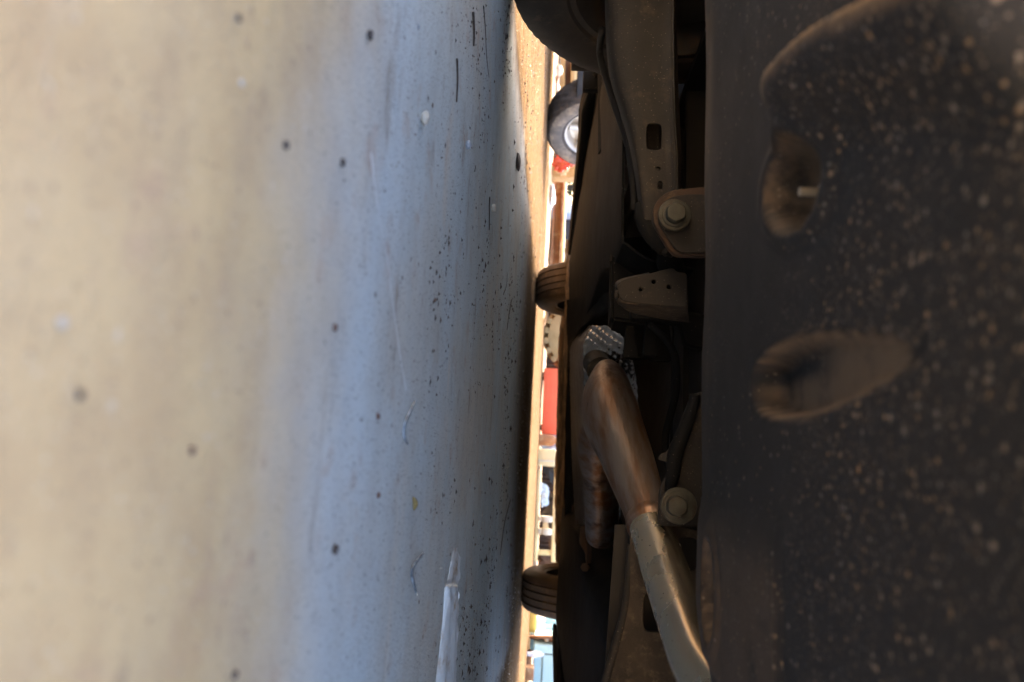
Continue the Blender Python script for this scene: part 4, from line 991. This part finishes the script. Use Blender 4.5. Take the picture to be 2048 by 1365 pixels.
# seed pod
p = gp(825, 1010); k = (p - CAM).length / FPX
pod = tube('seed_pod', [(*gp(823, 996), k * 2), (*gp(826, 1003), k * 5), (*gp(826, 1011), k * 5.5), (*gp(824, 1021), k * 1)], mat('ochre_pod', (.30, .21, .07), .7, bump=.2), None, 10, 5)
pod.location.z = k * 4; tag(pod, 'ochre seed pod lying on the grey concrete', 'seed pod')
# curled clear plastic strips
def ribbon(name, px, wpx, m, label, cat, lift=1.0, thick=.0006):
    pts = catmull([tuple(gp(u, v)) for u, v in px], 8); vs_, fs = [], []
    n = len(pts)
    for i, q in enumerate(pts):
        q = Vector(q); t = (Vector(pts[min(n - 1, i + 1)]) - Vector(pts[max(0, i - 1)])); t.z = 0; t.normalize(); s = Vector((-t.y, t.x, 0))
        w = wpx * (q - CAM).length / FPX * (math.sin(math.pi * (i + .6) / (n + .2)) ** .6)
        for a, z in ((-1, .0), (-.4, .5), (.3, .65), (1, .15)):
            vs_.append(q + s * (w * a) + Vector((0, 0, thick + w * z * lift)))
    for i in range(n - 1):
        for j in range(3): fs.append((i * 4 + j, i * 4 + j + 1, (i + 1) * 4 + j + 1, (i + 1) * 4 + j))
    o = mesh_obj(name, vs_, fs, m); o.modifiers.new('s', 'SOLIDIFY').thickness = thick
    return tag(o, label, cat)
ribbon('plastic_curl', [(828, 800), (818, 822), (806, 848), (805, 872), (813, 890)], 4.5, M['foil'], 'curled clear plastic strip at the end of the scratch', 'plastic strip')
ribbon('plastic_curl', [(845, 1106), (829, 1124), (820, 1145), (824, 1166), (831, 1190)], 4, M['foil'], 'curved bluish plastic strip beside the white cloth', 'plastic strip')
# white folded strip
def strip_cloth():
    rows = []
    for (ul, ur, v, hgt) in ((908, 913, 1096, .0006), (902, 918, 1120, .0010), (897, 918, 1150, .0012), (892, 915, 1168, .0010), (889, 909, 1174, .0040), (888, 912, 1195, .0040), (886, 911, 1230, .0042), (880, 909, 1290, .0046), (871, 906, 1365, .0050), (858, 900, 1460, .0052)):
        a, b = gp(ul, v), gp(ur, v); d = b - a
        rows.append([a + Vector((0, 0, .0005)), a + d * .12 + Vector((0, 0, hgt)), a + d * .45 + Vector((0, 0, hgt * .8)), a + d * .62 + Vector((0, 0, hgt * 1.05)), a + d * .9 + Vector((0, 0, hgt * .9)), b + Vector((0, 0, .0008))])
    o = patch('cloth_strip', rows, M['cloth'], None, 5, 6, .0008, disp=lambda a, b, p: .0016 * noise.noise(p * 70) + .0012 * noise.noise(p * 190))
    tag(o, 'dirty white folded cloth strip lying on the concrete at the bottom', 'cloth')
strip_cloth()
# thin dark twigs
M['twig'] = mat('dark_twig', (.06, .04, .03), .9, bump=.2)
for i, px in enumerate((((966, 12), (969, 60), (972, 110), (976, 155)), ((912, 118), (911, 160), (911, 205)), ((944, 25), (943, 60), (945, 92)), ((1006, 590), (1012, 570), (1014, 545)), ((978, 395), (976, 430), (977, 460)), ((1020, 1000), (1008, 1040), (1003, 1080), (998, 1110)), ((1041, 645), (1046, 662), (1047, 678)), ((1022, 600), (1016, 632), (1013, 660)))):
    k = .0006 + .0004 * (i % 3)
    t = tube('twig', [(*(gp(u, v) + Vector((0, 0, k * (1 + j % 2)))), k * (1.1 - .2 * j)) for j, (u, v) in enumerate(px)], M['twig'], None, 6, 4)
    tag(t, ('longest dark twig near the top edge', 'short dark twig left of the longest twig', 'dark twig close to the front tyre', 'bent twig in the shade near the left rear tyre', 'fine twig beside the small pale pebble', 'dark branching twig in the shade low in the photo', 'pale bent straw by the left rear tyre', 'dark straight twig in the middle of the shade')[i], 'twig')
# the long pale scratch in the floor
sc = [gp(u, v) for u, v in ((738, 305), (746, 380), (757, 450), (770, 515), (782, 610), (795, 700), (809, 782))]
pts = catmull([tuple(p) for p in sc], 8); vs_, fs = [], []
for i, q in enumerate(pts):
    q = Vector(q); w = .0020 * (.6 + .5 * noise.noise(q * 60)) + .0006
    vs_ += [q + Vector((-w * .3, -w, .0012)), q + Vector((w * .3, w, .0012))]
    if i: fs.append((2 * i - 2, 2 * i, 2 * i + 1, 2 * i - 1))
mesh_obj('scratch', vs_, fs, M['chalk'], ground)
# grit
def grit(name, n, seed, y0, y1, s0, s1, m, label):
    rnd = random.Random(seed); vs_, fs = [], []
    oc = [(1, 0, 0), (0, 1, 0), (-1, 0, 0), (0, -1, 0), (0, 0, 1)]
    for i in range(n):
        y = y0 + (y1 - y0) * rnd.random() ** 1.2; x = CAM.x + rnd.uniform(-.78, .48) * y
        if noise.noise(Vector((x * 4, y * 4, seed))) + .7 * noise.noise(Vector((x * 15, y * 15, seed))) < rnd.uniform(-.15, .75): continue
        s = (s0 + (s1 - s0) * rnd.random() ** 6) * min(1.3, .12 + y * .62); a = rnd.uniform(0, 6.3); k = len(vs_)
        sx, sy, sz = s * rnd.uniform(.5, 2.4), s * rnd.uniform(.5, 1.2), s * rnd.uniform(.4, .9)
        for ox, oy, oz in oc:
            X, Yq = ox * sx, oy * sy; vs_.append((x + X * math.cos(a) - Yq * math.sin(a), y + X * math.sin(a) + Yq * math.cos(a), oz * sz - .0001 if oz == 0 else oz * sz))
        fs += [(k, k + 1, k + 4), (k + 1, k + 2, k + 4), (k + 2, k + 3, k + 4), (k + 3, k, k + 4)]
    o = mesh_obj(name, vs_, fs, m, None, False); tag(o, label, None, kind='stuff')
grit('dark_grit', 34000, 1, .55, 3.6, .0008, .0045, M['dark_crumb'], 'fine dark grit scattered over the concrete')
grit('pale_grit', 5000, 2, .3, 3.0, .0006, .0024, M['pebble'], 'fine pale grit scattered over the concrete')
grit('pale_grit', 7000, 3, .8, 2.8, .0008, .0026, M['white'], 'bright grains in the dark shade under the car')
grit('yard_grit', 2500, 4, 3.4, 8.0, .002, .007, M['soil'], 'small stones and soil crumbs on the sunlit yard')

# thin flakes of paint, leaf and rust on the concrete
def flakes(name, n, seed, m, label, y0, y1, smax):
    rnd = random.Random(seed); vs_, fs = [], []
    for i in range(n):
        y = y0 + (y1 - y0) * rnd.random(); x = CAM.x + rnd.uniform(-.7, .46) * y
        s = smax * (.25 + .75 * rnd.random() ** 3); a0 = rnd.uniform(0, 6.3); k = len(vs_); m_ = rnd.randint(5, 8); st = rnd.uniform(.35, 1)
        vs_.append((x, y, s * .28 + .0003))
        for j in range(m_):
            a = a0 + 6.283 * j / m_; r = s * rnd.uniform(.5, 1.1)
            vs_.append((x + r * math.cos(a), y + r * st * math.sin(a), rnd.uniform(.0002, s * .30)))
        for j in range(m_): fs.append((k, k + 1 + j, k + 1 + (j + 1) % m_))
    o = mesh_obj(name, vs_, fs, m, None, False); tag(o, label, None, kind='stuff')
flakes('paint_flakes', 90, 31, M['grey_pebble'], 'pale grey paint flakes scattered over the concrete', .42, 1.6, .0035)
flakes('rust_flakes', 130, 32, M['red_crumb'], 'red-brown rust flakes scattered over the concrete', .40, 1.8, .0035)
flakes('leaf_bits', 120, 33, M['dark_crumb'], 'dark dry leaf bits scattered over the concrete', .45, 2.2, .005)
flakes('white_flakes', 60, 34, M['paper'], 'small white flakes scattered over the concrete', .42, 1.5, .0026)
